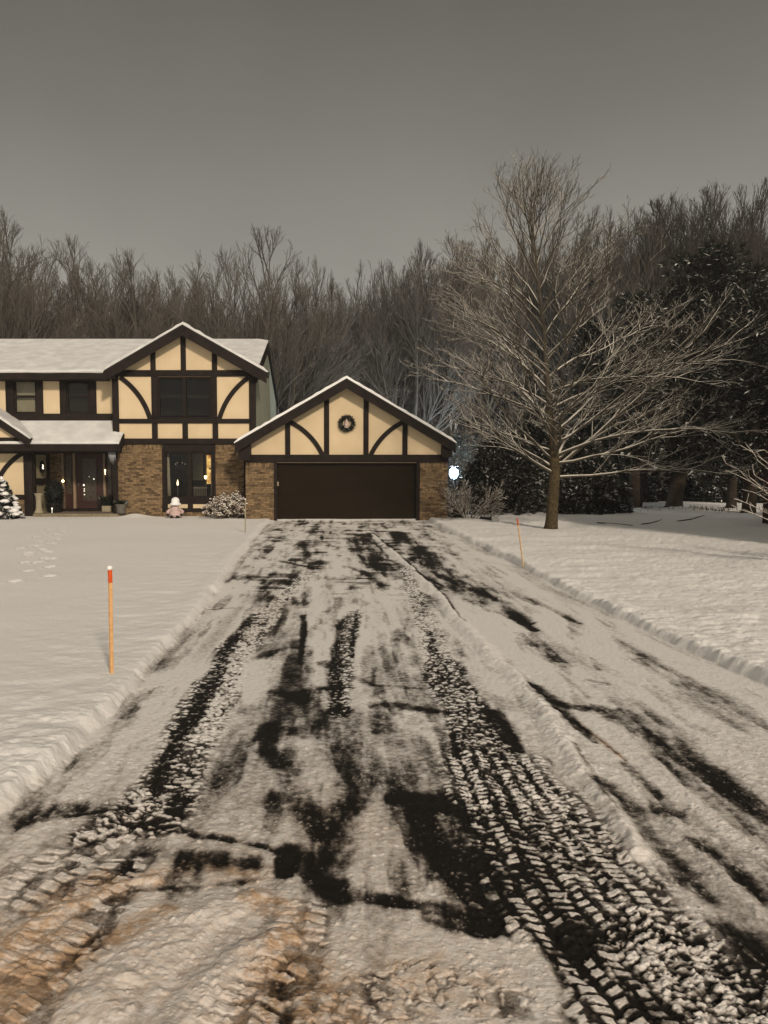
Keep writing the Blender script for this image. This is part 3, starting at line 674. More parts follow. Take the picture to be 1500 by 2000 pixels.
def gable_roof(l, a, r, Y0, Y1, bw, sth=.12, Yr1=None, sn=.10, Yl1=None):
    """two roof slopes seen end-on: photographed left eave, apex and right eave at distance Y0, running back to Y1"""
    Lx, Lz = W(*l, Y0); Ax, Az = W(*a, Y0); Rx, Rz = W(*r, Y0)
    for k, (ex, ez) in enumerate(((Lx, Lz), (Rx, Rz))):
        ye = Y1 if k == 0 else (Yr1 or Y1)
        if k == 0 and Yl1: ye = Yl1
        e0, e1, r1, r0 = (ex, Y0, ez-sth), (ex, ye, ez-sth), (Ax, Y1, Az-sth), (Ax, Y0, Az-sth)
        qd = [e0, e1, r1, r0] if k else [e0, r0, r1, e1]
        rf = hp('roof', MB().slab(qd, sth), 'shingle')
        # snow lying on the slope, a little back from the edge and rounded
        mb = MB(); n = 26
        dx, dz = Ax-ex, Az-ez
        rows = [(-.03, 0), (-.045, sn*.45), (-.025, sn*.85), (.03, sn), (.30, sn*1.02)]
        vs = []
        for i in range(n+1):
            t = i/n; x = ex+dx*t; z = ez+dz*t; jit = .82+.36*random.random()
            if i == 0: jit = .45
            if i == 0: x -= .03*math.copysign(1, dx); z -= .03*math.copysign(1, dx)*dz/dx
            ring = [(x, Y0+dy, z+h*jit+.002) for dy, h in rows]
            yb = ye+(Y1-ye)*t
            for s_ in range(1, 5): ring.append((x, Y0+.3+(yb-Y0-.3)*s_/4, z+sn*(.9+.2*random.random())))
            ring.append((x, yb, z+.002)); vs.append(ring)
        m_ = len(vs[0])
        for rg in vs: mb.v += rg
        for i in range(n):
            for j in range(m_-1):
                b = i*m_+j; mb.f.append((b, b+m_, b+m_+1, b+1) if k else (b, b+1, b+m_+1, b+m_))
        hp('roof_snow', mb, 'snow' if sn < .2 and Y0 < 26.5 else 'roof_snow', rf, smooth=True)
        # barge board
        (bx0, by0), (bx1, by1) = ((l, a) if k == 0 else (a, r))
        hp('barge_board', MB().prism([W(bx0, by0+3, Y0), W(bx1, by1+3, Y0), W(bx1, by1+3+bw, Y0), W(bx0, by0+3+bw, Y0)], Y0-.003, Y0-.05-.002*k), 'timber')
    return (Lx, Lz), (Ax, Az), (Rx, Rz)
gable_roof((459, 865), (677, 739), (890, 865), 26.0, 34.4, 17)
for a, b in ((466, 489), (864, 883)):                                # boxed eave ends
    rect('eave_box', 'timber', a, 870, b, 899 if a < 500 else 893, 26.06, .33)
rect('brick_lintel', 'brick', gl+.5, 903.4, gl+30, 912, YG+.03, .2)
hp('door_sill_snow', prect(MB(), 520, 1026.5, 828, 1033, YG-.42, .38), 'snow', bevel=.035)

# ---- two-storey gable
rect('brick_wall', 'brick', 224, 878, 317, 1030, YH, .2); rect('brick_wall', 'brick', 421, 878, 497, 1030, YH, .2)
rect('brick_wall', 'brick', 317.05, 1000, 420.95, 1030, YH, .2)
rect('soldier_course', 'soldier', 224, 867, 317, 877.8, YH, .2, .004); rect('soldier_course', 'soldier', 421, 867, 497, 877.8, YH, .2, .004)
hp('stucco_wall', ppoly([(223, 736), (223, 731), (357, 652), (498, 731), (498, 736)], YH, .16), 'stucco')
rect('stucco_wall', 'stucco', 223, 736.05, 308, 866.9, YH, .16); rect('stucco_wall', 'stucco', 414, 736.05, 498, 866.9, YH, .16)
rect('stucco_wall', 'stucco', 308.05, 820, 413.95, 866.9, YH, .16)
beam(219, 723, 501, 735.5, YH); beam(222, 818, 500, 827, YH, .05); beam(222, 856.5, 500, 867.5, YH, .075)
post(220, 735.6, 232.5, 856.4, YH, .052); post(487, 735.6, 500, 867, YH, .056)
for x, y in ((299, 684), (358, 652), (419, 688)): post(x-5, y, x+5, 722.9, YH)
for x in (302.5, 362, 421): post(x-5.3, 827.1, x+5.3, 856.4, YH)
post(296, 735.6, 308, 817.9, YH); post(413, 735.6, 424, 817.9, YH)
brace((235, 737), (294, 820), -9, 9, YH); brace((486, 737), (428, 820), 9, 9, YH)
def window(x0, y0, x1, y1, Y, fr, panes, depth=1.6, kind='window', mat_frame='timber', room='darkroom', wide=40):
    """frame with real panes in an opening, and the dim room behind it"""
    w_ = rect(kind, mat_frame, x0, y0, x1, y0+fr, Y+.02, .10, .0)
    mb = MB(); prect(mb, x0, y1-fr, x1, y1, Y+.02, .10)
    xs = sorted({x0, x1}); prect(mb, x0, y0+fr, x0+fr, y1-fr, Y+.02, .10); prect(mb, x1-fr, y0+fr, x1, y1-fr, Y+.02, .10)
    hp('frame', mb, mat_frame, w_)
    for (a, b, c, d) in panes:
        hp('pane', prect(MB(), a, b, c, d, Y+.07, .006), 'glass', w_)
    xm, ym = (x0+x1)/2, (y0+y1)/2
    xa, xb = W(x0-wide, ym, Y)[0], W(x1+wide, ym, Y)[0]; za, zb = W(x0, y1+4, Y)[1], W(x0, y0-4, Y)[1]
    ya, yb = Y+.22, Y+.22+depth; t = .04
    rm = MB().box(xa, xb, yb, yb+t, za-.4, zb+.2).box(xa-t, xa, ya, yb, za-.4, zb+.2).box(xb, xb+t, ya, yb, za-.4, zb+.2).box(xa, xb, ya, yb, zb+.2, zb+.2+t).box(xa, xb, ya, yb, za-.4-t, za-.4)
    hp('room_interior', rm, room, w_)
    return w_
w1 = window(308.05, 735.6, 412.95, 817.9, YH, 4, [(313, 741, 357, 812), (364, 741, 408.5, 812)])
hp('mullion', prect(MB(), 357, 739.6, 364, 813.9, YH+.02, .10, .02), 'timber', w1)
hp('blind', prect(MB(), 312, 771, 409, 778, YH+.5, .02), 'darkroom', w1)
hp('sash_bar', prect(MB(), 313, 776, 357, 778, YH+.05, .02), 'timber', w1)
# ground-floor bay window with timber surround
w2 = window(322, 882, 417, 972, YH, 3.5, [(326, 886, 366, 968), (374.5, 886, 413, 968)], 3.4, wide=26)
hp('mullion', prect(MB(), 366, 885.5, 374.5, 968.5, YH+.02, .10, .02), 'timber', w2)
rect('timber_beam', 'timber', 317.05, 867.6, 420.95, 882, YH, .1, .02); rect('timber_beam', 'timber', 317.05, 972, 420.95, 984.5, YH, .1, .02)
rect('timber_beam', 'timber', 317.05, 992.5, 420.95, 1000, YH, .1, .02)
rect('timber_post', 'timber', 317.05, 882.02, 321.98, 971.98, YH, .1, .02); rect('timber_post', 'timber', 417.02, 882.02, 420.95, 971.98, YH, .1, .02)
for a, b in ((317.05, 328), (367, 377), (416, 420.95)): rect('timber_post', 'timber', a, 984.52, b, 992.48, YH, .1, .02)
rect('stucco_panel', 'stucco', 328.02, 984.52, 366.98, 992.48, YH, .08, .0); rect('stucco_panel', 'stucco', 377.02, 984.52, 415.98, 992.48, YH, .08, .0)
cu = MB()
for x in (325, 327, 329): cu.tube([(W(x+(y-886)*.045, y, YH+.3)[0], YH+.3, W(x, y, YH+.3)[1]) for y in (884, 905, 926, 948, 970)], .028, 6)
hp('curtain', cu, 'curtain', w2, smooth=True)
cu = MB()
for x in (412.5, 414): cu.tube([(W(x, y, YH+.3)[0], YH+.3, W(x, y, YH+.3)[1]) for y in (884, 905, 926, 948, 970)], .016, 6)
hp('curtain', cu, 'curtain', w2, smooth=True)
dw = prect(MB(), 403.5, 889, 412.5, 945, YH+3.3, .02)
hp('lit_doorway', dw, 'lit_room', w2)
hp('doorway_trim', prect(prect(MB(), 400.5, 884, 403.5, 950, YH+3.28, .02), 408.0, 914, 412.6, 917, YH+3.26, .02), 'trim', w2)
hp('wall_panel', prect(MB(), 376, 886, 396, 938, YH+3.4, .02), 'blind', w2)
gable_roof((202, 724), (356, 634), (521, 727), 27.2, 32.2, 19, Yr1=28.1, sn=.11)
rect('eave_box', 'timber', 204, 727, 224, 738, 27.24, .40); rect('eave_box', 'timber', 500, 730, 517, 739, 27.24, .40)

# ---- upper storey on the left
for a, b in ((-90, 14), (83, 118.5), (187, 222.5)): rect('stucco_panel', 'stucco', a, 740, b, 809, YU, .14)
beam(-120, 733, 223, 741, YU); beam(-120, 808, 223, 832, YU, .05)
for a, b in ((11.5, 27), (72, 84.5), (117, 130), (174.5, 188.5)): post(a, 741.1, b, 807.9, YU)
for (a, b, lit) in ((27.05, 71.95, True), (130.05, 174.45, False)):
    wd = window(a, 741.1, b, 807.9, YU, 3.4, [(a+3.4, 744.5, b-3.4, 773), (a+3.4, 775.5, b-3.4, 804.5)], 1.2, wide=8)
    hp('sash_bar', prect(MB(), a+3.4, 772.5, b-3.4, 776, YU+.02, .08), 'timber', wd)
    if lit: hp('blind', prect(prect(MB(), a+5, 746, b-4, 772, YU+.16, .01), a+6, 776.5, b-3.5, 804, YU+.19, .01), 'blind', wd)
    else: hp('blind', prect(MB(), a+4, 744, b-4, 804, YU+.20, .01), 'darkroom', wd)
# ---- main roof
XR = W(523, 665, 32.6)[0]; zR = W(523, 668, 32.6)[1]; zE = W(100, 728, 27.75)[1]; XL = -24.0
def slope(name_snow, e, r, x0, x1, th=.12, sn=.13, seed=0, drip=.03):
    """e=(Y,z) eave, r=(Y,z) ridge"""
    rf = hp('roof', MB().slab([(x0, e[0], e[1]-th), (x1, e[0], e[1]-th), (x1, r[0], r[1]-th), (x0, r[0], r[1]-th)] if e[0] < r[0] else [(x0, r[0], r[1]-th), (x1, r[0], r[1]-th), (x1, e[0], e[1]-th), (x0, e[0], e[1]-th)], th), 'shingle')
    mb = MB(); n = 60; ts = [(-.012, .002), (-.02, sn*.5), (-.008, sn*.92), (.03, sn), (.2, sn), (.4, sn), (.6, sn), (.8, sn), (.95, sn), (1.0, sn)]
    rn = random.Random(seed); ph = rn.random()*9
    for i in range(n+1):
        x = x0+(x1-x0)*i/n; xe = x+(.03 if i == n else (-.03 if i == 0 else 0))
        kk = .85+.14*math.sin(x*2.1+ph)+.08*math.sin(x*5.3)+.06*rn.random()
        for t, h in ts:
            if i in (0, n): h *= .55
            mb.v.append((xe, e[0]+(r[0]-e[0])*t+(drip*math.sin(x*3.3+ph)*(1 if t < .1 else 0))*.4, e[1]+(r[1]-e[1])*t+h*(kk if t < .9 else 1)+.002))
    k = len(ts)
    for i in range(n):
        for j in range(k-1):
            b = i*k+j; mb.f.append((b, b+k, b+k+1, b+1) if e[0] < r[0] else (b, b+1, b+k+1, b+k))
    b = 0; mb.f.append(tuple(range(k))); mb.f.append(tuple(n*k+j for j in reversed(range(k))))
    hp(name_snow, mb, 'roof_snow', rf, smooth=False)
    return rf
slope('roof_snow', (27.75, zE), (32.6, zR), XL, XR, seed=1); slope('roof_snow', (37.4, zE-.05), (32.6, zR), XL, XR, seed=2)
hp('fascia', MB().box(XL, W(205, 735, 27.7)[0], 27.68, 27.748, zE-.24, zE-.01), 'timber')
hp('soffit', MB().box(XL, W(205, 735, 27.7)[0], 27.75, 28.3, zE-.24, zE-.16), 'timber')
XS = W(498, 800, YH)[0]
hp('gable_end_wall', MB().prism([(YH+.18, -.2), (37.0, -.2), (37.0, zE-.2), (32.6, zR-.2), (YH+.18, zE-.15)], XS-.16, XS-.01, 'x'), 'siding')
for (ya, za, yb, zb) in ((27.7, zE-.06, 32.6, zR-.06), (32.6, zR-.06, 37.45, zE-.11)):
    hp('barge_board', MB().prism([(ya, za), (yb, zb), (yb, zb-.30), (ya, za-.30)], XR+.003, XR+.05, 'x'), 'timber')
hp('rear_wall', MB().box(XL, XS-.17, 36.8, 37.0, -.2, zE-.2), 'siding')
hp('ceiling', MB().box(XL, XS-.17, YU+.2, 36.7, 2.9, 3.0), 'darkroom')

# ---- left wing, porch
XWs = W(65, 940, YW)[0]
zc = W(0, 880, YW)[1]
rect('stucco_wall', 'stucco', -160, 882, 64, 971, YW, .15); rect('brick_wall', 'brick', -160, 971.05, 64.5, 1030, YW, .2)
beam(-160, 874, 66, 886, YW); beam(-160, 966, 66, 975, YW, .05); post(48, 886.1, 65, 1018, YW, .06); post(-70, 886.1, -58, 965.9, YW)
brace((46, 884), (-12, 968), 12, 9, YW)
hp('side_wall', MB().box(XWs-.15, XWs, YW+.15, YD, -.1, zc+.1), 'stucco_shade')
for (ya, yb) in ((YW+.02, YW+.16), (YD-.22, YD-.02)): hp('timber_post', MB().box(XWs-.02, XWs+.05, ya, yb, .1, zc+.1), 'timber')
hp('timber_beam', MB().box(XWs-.02, XWs+.045, YW+.165, YD-.225, W(80, 946, 28.4)[1], W(80, 934, 28.4)[1]), 'timber')
hp('timber_beam', MB().box(XWs-.02, XWs+.045, YW+.165, YD-.225, W(80, 888, 28.4)[1], zc+.1), 'timber')
# entrance wall
rect('brick_wall', 'brick', 60, 870, 121, 1010, YD, .2)
rect('brick_wall', 'brick', 221, 870, 262, 1010, YD, .2)
rect('timber_beam', 'timber', 121.02, 868, 220.98, 883, YD, .2, .01)
fd = rect('front_door', 'door_red', 148, 884, 202, 993, YD+.08, .05)
hp('door_pane', prect(MB(), 161.5, 896, 187.5, 978, YD+.07, .03), 'door_glass', fd)
fr = MB(); prect(fr, 159, 893, 190, 895.8, YD+.06, .02); prect(fr, 159, 978.2, 190, 981, YD+.06, .02); prect(fr, 159, 895.9, 161.4, 978.1, YD+.06, .02); prect(fr, 187.6, 895.9, 190, 978.1, YD+.06, .02)
hp('pane_frame', fr, 'door_red', fd)
hp('door_handle', MB().tube([(W(152.5, 944, YD)[0], YD+.05, W(152, 944, YD)[1]), (W(152.5, 950, YD)[0], YD+.05, W(152, 950, YD)[1])], .014, 8), 'metal', fd)
for a, b in ((125.5, 143), (206.5, 220.9)):
    sl = rect('sidelight', 'door_red', a, 884, b, 993, YD+.10, .04)
    hp('pane', prect(MB(), a+4, 890, b-3.5, 965, YD+.09, .02), 'door_glass', sl)
for a, b in ((121.05, 125.4), (143.1, 147.9), (202.1, 206.4)): rect('door_trim', 'trim', a, 883.1, b, 993, YD, .12, .03)
rect('door_trim', 'trim', 125.5, 881.4, 220.9, 884, YD, .1, .035)
rect('threshold', 'timber', 121, 993.1, 203, 1003, YD-.1, .3)
# porch floor and step
xa, xb, xc = W(64, 1005, 27.35)[0], W(229, 1005, 27.35)[0], W(246, 1000, 28.0)[0]
ps = MB().prism([(xa, 27.35), (xb, 27.35), (xc, 27.58), (xc, 27.599), (W(223.5, 1000, YH)[0], 27.6), (W(223.5, 1000, YH)[0], YD), (xa, YD)], W(0, 1011.5, 27.35)[1], W(0, 1003.5, 27.35)[1], 'z')
hp('porch_slab', ps, 'concrete', bevel=.012)
hp('porch_base', MB().prism([(xa+.06, 27.42), (xb-.05, 27.42), (xc-.06, 27.58), (W(224, 1000, YH)[0]-.05, 27.598), (xa+.06, 27.599)], -.1, W(0, 1011.5, 27.35)[1]-.002, 'z'), 'brick')
sp = hp('porch_step', MB().box(W(76, 1015, 27.0)[0], W(196, 1015, 27.0)[0], 26.98, 27.34, -.05, W(0, 1018.5, 27.0)[1]), 'concrete')
hp('step_snow', MB().box(W(77, 1015, 27.0)[0], W(195, 1015, 27.0)[0], 26.97, 27.3, W(0, 1018, 27.0)[1], W(0, 1013.5, 27.0)[1]), 'snow', sp, bevel=.04)
post(221.5, 880, 230.5, 1003.4, 27.45, .06)
# porch roof across the front
ze, zt = W(0, 867, 27.0)[1], W(0, 827, 28.24)[1]
xr1 = W(240, 850, 27.6)[0]
slope('roof_snow', (27.0, ze), (28.24, zt), XL, xr1, .10, .10, seed=5)
hp('fascia', MB().box(XL, xr1, 26.94, 26.998, ze-.25, ze-.01), 'timber')
hp('soffit', MB().box(XL, xr1-.05, 27.0, 29.2, ze-.28, ze-.20), 'timber')
hp('barge_board', MB().prism([(26.96, ze-.02), (28.24, zt-.02), (28.24, zt-.34), (26.96, ze-.28)], xr1+.002, xr1+.06, 'x'), 'timber')
# small gable over the wing
gable_roof((-150, 857), (-46, 787), (58, 857), 26.86, 28.6, 13, sn=.09)
hp('stucco_wall', ppoly([(-136, 857), (-46, 798), (44, 857)], 27.02, .1), 'stucco')
beam(-140, 854.5, 50, 862, 27.02, .03)
# downpipe at the corner of garage and gable
hp('downpipe', MB().tube([(W(480, 880, 27.3)[0]-.05, 27.4, 2.6), (W(480, 960, 27.3)[0]-.05, 27.4, .05)], .035, 8), 'timber')

# ------------------------------------------------------------------ things at the house
def needles_ring(mb, c, r0, r1, n, l, wd, yflat=.5):
    for i in range(n):
        a = random.uniform(0, 2*PI); rr = random.uniform(r0, r1)
        p = (c[0]+rr*math.cos(a), c[1]-random.uniform(0, .06), c[2]+rr*math.sin(a))
        d = Vector((math.cos(a+random.uniform(-1.2, 1.2)), -random.uniform(.1, .9)*yflat, math.sin(a+random.uniform(-1.2, 1.2))))
        mb.blade(p, d, l*random.uniform(.6, 1.2), wd)
    return mb
cx, cz = W(677.5, 827.5, YG)
wr = thing('christmas_wreath', 'dark round wreath with a small pink gnome, hung on the garage gable', 'wreath', (cx, YG-.05, cz))
ring = MB(); ring.tube([(cx+.21*math.cos(2*PI*i/24), YG-.05, cz+.21*math.sin(2*PI*i/24)) for i in range(25)], .05, 8, False)
needles_ring(ring, (cx, YG-.06, cz), .13, .27, 900, .075, .014); obj('foliage', ring, 'wreath', wr)
g2 = MB().lathe([(.075, -.10), (.07, -.04), (.045, .04), (.015, .14), (.004, .17)], (cx-.015, YG-.12, cz-.0), 12); obj('pink_hat', g2, 'pink', wr, smooth=True)
obj('beard', MB().blob((cx-.015, YG-.13, cz-.12), .06, 1.3, .7, .6, 10, 6, .08), 'beard', wr, smooth=True)
for a, r in ((185, .2), (205, .22), (245, .24), (290, .21), (340, .2), (60, .2), (5, .14)):
    obj('bulb', MB().blob((cx+r*math.cos(R(a)), YG-.15, cz+r*math.sin(R(a))), .013, n=8, m=6), 'curtain', wr)
xo, zo = XWs+.05, W(79, 912, 28.3)[1]
wo = thing('oval_wreath', 'small dark oval wreath glowing on the porch side wall', 'wreath', (xo, 28.35, zo))
rg = MB()
rg.tube([(xo+.03, 28.35+.15*math.cos(2*PI*i/20), zo+.17*math.sin(2*PI*i/20)) for i in range(21)], .045, 8, False)
for i in range(260):
    a = random.uniform(0, 2*PI); rg.blade((xo+.03, 28.35+.15*math.cos(a), zo+.17*math.sin(a)), (random.uniform(.2, 1), math.cos(a)*.8, math.sin(a)), .07, .016)
obj('foliage', rg, 'wreath', wo)
for dy, dz in ((.02, .02), (-.03, -.03), (.04, -.06), (0, .07)): obj('bulb', MB().blob((xo+.06, 28.35+dy, zo+dz), .026, n=8, m=6), 'white_bulb', wo)
# pedestal
px_, pz_ = W(76, 1003, 27.6)[0], W(0, 1003.5, 27.35)[1]
obj_ = obj('pedestal', MB().lathe([(.17, 0), (.17, .05), (.13, .09), (.105, .2), (.10, .45), (.115, .62), (.15, .68), (.16, .72), (.0, .72)], (px_, 27.62, pz_), 20), 'plaster', smooth=True)
tag(obj_, 'cream plaster pedestal standing on the porch floor beside the dark topiary', 'pedestal')
# dark topiary tub
tx = W(107, 1000, 28.2)[0]
tp = thing('potted_topiary', 'dark bushy evergreen in a black tub on the porch left of the door', 'potted plant', (tx, 28.2, pz_))
obj('tub', MB().lathe([(.20, 0), (.24, .04), (.27, .30), (.29, .32), (.26, .33), (.0, .33)], (tx, 28.2, pz_), 18), 'black', tp, smooth=True)
fo = MB().blob((tx, 28.2, pz_+.72), .30, 1, 1, 1.35, 14, 10, .12)
for i in range(900):
    d = Vector((random.gauss(0, 1), random.gauss(0, 1), random.gauss(0, 1))).normalized(); fo.blade((tx+d.x*.29, 28.2+d.y*.29, pz_+.72+d.z*.40), d+Vector((random.uniform(-.7, .7), random.uniform(-.7, .7), random.uniform(-.5, .7))), .10, .03)
obj('foliage', fo, 'wreath', tp)
# planter right of the post
qx = W(238, 1000, 27.54)[0]
pl = thing('grey_planter', 'round grey planter with drooping greens at the right end of the porch', 'planter', (qx, 27.47, pz_))
obj('pot', MB().lathe([(.13, 0), (.16, .05), (.19, .30), (.20, .34), (.18, .34), (.0, .33)], (qx, 27.47, pz_), 18), 'pot', pl, smooth=True)
fo = MB()
for i in range(260):
    a = random.uniform(0, 2*PI); fo.blade((qx+.06*math.cos(a), 27.47+.06*math.sin(a), pz_+.33), (math.cos(a), math.sin(a)*.6, random.uniform(.1, 1.2)), random.uniform(.12, .25), .035)
obj('greens', fo, 'needle', pl)
# box and greens by the right sidelight
bx_ = W(211, 1000, 28.9)[0]
pb = thing('porch_planter_box', 'tan square planter box with dark greens in front of the right sidelight', 'planter', (bx_, 28.85, pz_))
obj('box', MB().box(bx_-.17, bx_+.17, 28.7, 29.0, pz_, pz_+.22), 'plaster', pb, bevel=.01)
fo = MB()
for i in range(330):
    a = random.uniform(0, 2*PI); fo.blade((bx_+.1*math.cos(a), 28.85+.08*math.sin(a), pz_+.2), (math.cos(a)*.5, math.sin(a)*.4, random.uniform(.5, 1.5)), random.uniform(.2, .5), .04)
obj('greens', fo, 'needle', pb)
# icicles on the porch corner
ic = thing('icicle_cluster', 'cluster of pale icicles hanging beside the porch post', 'icicles', (W(217, 884, 27.1)[0], 27.2, 2.4))
for i in range(9):
    x = W(212+i*1.6, 884, 27.2)[0]; z1 = W(0, 882, 27.2)[1]; ln = .15+.32*math.sin(PI*(i+1)/11)*random.uniform(.6, 1.1)
    obj('icicle', MB().tube([(x, 27.2, z1), (x+.005, 27.2, z1-ln*.5), (x, 27.2, z1-ln)], [.015, .009, .002], 6), 'icicle', ic, smooth=True)
# string of lights around the door, lamp by the door
sl = thing('string_lights', 'short string of tiny white lights hanging on the front door', 'string lights', (W(164, 950, YD)[0], YD, W(164, 940, YD)[1]))
for (x, y, r) in ((163.6, 947.5, .036), (164.6, 955, .024), (164.6, 959, .026), (165, 966, .024), (183.3, 935.5, .030), (174, 931, .013)):
    X_, Z_ = W(x, y, YD+.03); obj('bulb', MB().blob((X_, YD+.03, Z_), r*.8, 1, .8, 1.35 if r > .03 else 1, 10, 8), 'white_bulb', sl, smooth=True)
obj('wire', MB().tube([(W(x, y, YD+.05)[0], YD+.05, W(x, y, YD+.05)[1]) for x, y in ((163.6, 947), (164.6, 957), (165, 967))], .004, 5), 'black', sl)
X_, Z_ = W(123.6, 939.5, YD-.06)
lp = thing('door_lamp', 'small glowing round lamp on the left door trim', 'lamp', (X_, YD-.03, Z_))
obj('globe', MB().blob((X_, YD-.10, Z_), .050, n=12, m=8), 'warm_bulb', lp, smooth=True)
obj('bracket', MB().box(X_-.02, X_+.02, YD-.06, YD-.032, Z_-.08, Z_+.02), 'black', lp)
X_, Z_ = W(205.4, 919, YD-.05)
obj_ = obj('sidelight_candle', MB().blob((X_, YD-.05, Z_), .026, 1, 1, 1.8, 10, 8).tube([(X_, YD-.05, Z_-.05), (X_, YD-.05, Z_-.16)], .012, 8), 'warm_bulb', smooth=True); tag(obj_, 'tiny orange candle light hanging at the right sidelight of the door', 'candle light')
X_, Z_ = W(102.5, 993, 27.9)
obj_ = obj('solar_light', MB().blob((X_, 27.85, Z_), .022, 1, 1, 1.5, 10, 8).tube([(X_, 27.85, Z_-.03), (X_, 27.85, pz_)], .007, 6), 'white_bulb', smooth=True); tag(obj_, 'tiny white light on a stick in front of the black tub', 'garden light')
# inside the ground-floor window
X_, Z_ = W(347, 944, YH+1.0)
ca = thing('window_candle', 'bright candle lamp seen through the left ground-floor pane', 'lamp', (X_, YH+1.0, Z_-.3))
obj('flame', MB().lathe([(.004, .14), (.02, .08), (.036, .0), (.03, -.06), (.01, -.08)], (X_, YH+1.0, Z_), 12), 'warm_bulb', ca, smooth=True)
obj('stem', MB().tube([(X_, YH+1.0, Z_-.08), (X_, YH+1.0, Z_-.75)], .015, 8), 'metal', ca)
X_, Z_ = W(399, 932.5, YH+2.6)
obj_ = obj('wall_sconce', MB().lathe([(.03, -.07), (.055, -.02), (.06, .05), (.05, .07), (.0, .07)], (X_, YH+2.9, Z_), 12), 'warm_bulb', smooth=True); tag(obj_, 'small lit sconce in the room behind the right ground-floor pane', 'lamp')
ch = thing('chandelier', 'faint glass chandelier inside the left ground-floor pane', 'chandelier', (W(355, 905, YH+1.6)[0], YH+1.6, W(355, 890, YH+1.6)[1]))
X_, Z_ = W(355, 908, YH+1.6)
for i in range(5):
    a = 2*PI*i/5+.4; ex, ey = X_+.25*math.cos(a), YH+1.6+.25*math.sin(a)
    obj('arm', MB().tube([(X_, YH+1.6, Z_-.05), (X_+.13*math.cos(a), YH+1.6+.13*math.sin(a), Z_-.12), (ex, ey, Z_)], .010, 6), 'metal', ch)
    obj('bulb', MB().blob((ex, ey, Z_+.03+.05*(i % 2)), .015, 1, 1, 1.5, 8, 6), 'soft_bulb', ch, smooth=True)
obj('stem', MB().tube([(X_, YH+1.6, Z_-.05), (X_, YH+1.6, Z_+.5)], .012, 6), 'metal', ch)
X_, Z_ = W(391, 968, YH+.9)
chr_ = thing('dining_chair', 'pale slat-back chair just inside the right ground-floor pane', 'chair', (X_, YH+.95, .0))
zt_ = W(391, 951, YH+.9)[1]
obj('top_rail', MB().box(X_-.26, X_+.26, YH+.88, YH+.92, zt_-.06, zt_), 'chairwhite', chr_, bevel=.01)
for i in range(8): obj('slat', MB().box(X_-.22+i*.063-.012, X_-.22+i*.063+.012, YH+.89, YH+.91, .5, zt_-.062), 'chairwhite', chr_)
obj('seat', MB().box(X_-.25, X_+.25, YH+.93, YH+1.4, .44, .49), 'chairwhite', chr_)
for sx_ in (-.22, .22):
    for sy_ in (.95, 1.37): obj('leg', MB().box(X_+sx_-.02, X_+sx_+.02, YH+sy_-.02, YH+sy_+.02, .0, .438), 'chairwhite', chr_)
# ------------------------------------------------------------------ things in the yard
def stake(pts, r, tip, name, label, cap=True, grp=None, tipm='orange', body='wood_stake', square=True):
    a, b, c = pts
    s = thing(name, label, 'marker stake', tuple(a), grp)
    def bar(p0, p1, rr, mb):
        n = 4 if square else 8
        return mb.tube([p0, p1], [rr, rr], n)
    obj('shaft', bar(a, b, r, MB()), body, s, bevel=.002)
    obj('painted_tip', bar(b, c, r*1.06, MB()), tipm, s, bevel=.003)
    if cap: obj('snow_cap', MB().blob((c[0], c[1], c[2]+r*.6), r*1.3, 1, 1, .9, 12, 8, .04), 'snow', s, smooth=True)
    return s
gx, gy = G(218, 1316, .10); zz = lambda py: W(0, py, gy)[1]
stake([(gx, gy, .02), (W(215.5, 1138, gy)[0], gy, zz(1138)), (W(214.6, 1112, gy)[0], gy, zz(1112))], .0185, None, 'marker_stake', 'tall wooden stake with bright orange tip and snow cap in the left lawn', grp='driveway marker stakes')
gx, gy = G(1023, 1103, .10)
stake([(gx, gy, .02), (W(1013, 1026, gy)[0], gy+.03, W(0, 1026, gy)[1]), (W(1011, 1013, gy)[0], gy+.04, W(0, 1013, gy)[1])], .0165, None, 'marker_stake', 'leaning wooden stake with faded orange tip in the right lawn', False, 'driveway marker stakes', 'wet_orange', 'pale_wood')
gx, gy = G(479, 1040, .10)
stake([(gx, gy, .02), (W(479.3, 985, gy)[0], gy, W(0, 985, gy)[1]), (W(479.3, 976, gy)[0], gy, W(0, 976, gy)[1])], .016, None, 'marker_stake', 'thin pale stake in the snow by the garage corner, beside the dried shrub', True, 'driveway marker stakes', 'plaster', 'plaster', False)
# garden figure with a tall snowy hat
gx, gy, g0 = W(343, 1008, 27.0)[0], 27.0, .20
gn = thing('garden_gnome', 'small garden gnome in pink with a tall snow-covered hat under the window', 'garden figure', (gx, gy, .1))
bd = MB().lathe([(.19, 0), (.24, .05), (.235, .16), (.20, .28), (.16, .38), (.12, .46), (.13, .52), (.12, .58), (.06, .62), (.0, .63)], (gx, gy, .14), 20)
for s_ in (-1, 1): bd.tube([(gx+s_*.14, gy-.01, .52), (gx+s_*.28, gy-.05, .40), (gx+s_*.27, gy-.15, .30)], [.075, .07, .055], 8)
obj('coat', bd, 'pink', gn, smooth=True)
obj('face', MB().blob((gx, gy-.075, .635), .065, 1.1, .7, .8, 12, 8), 'skin_tone', gn, smooth=True)
obj('beard', MB().blob((gx, gy-.14, .50), .13, 1.1, .55, 1.1, 12, 8, .06), 'pink', gn, smooth=True)
obj('dark_goggles', MB().tube([(gx-.09, gy-.10, .675), (gx, gy-.135, .675), (gx+.09, gy-.10, .675)], .026, 8), 'black', gn, smooth=True)
obj('hat', MB().lathe([(.18, 0), (.215, .03), (.20, .09), (.15, .13), (.155, .20), (.15, .27), (.10, .34), (.05, .37), (.0, .38)], (gx, gy, .69), 18), 'snow', gn, smooth=True)
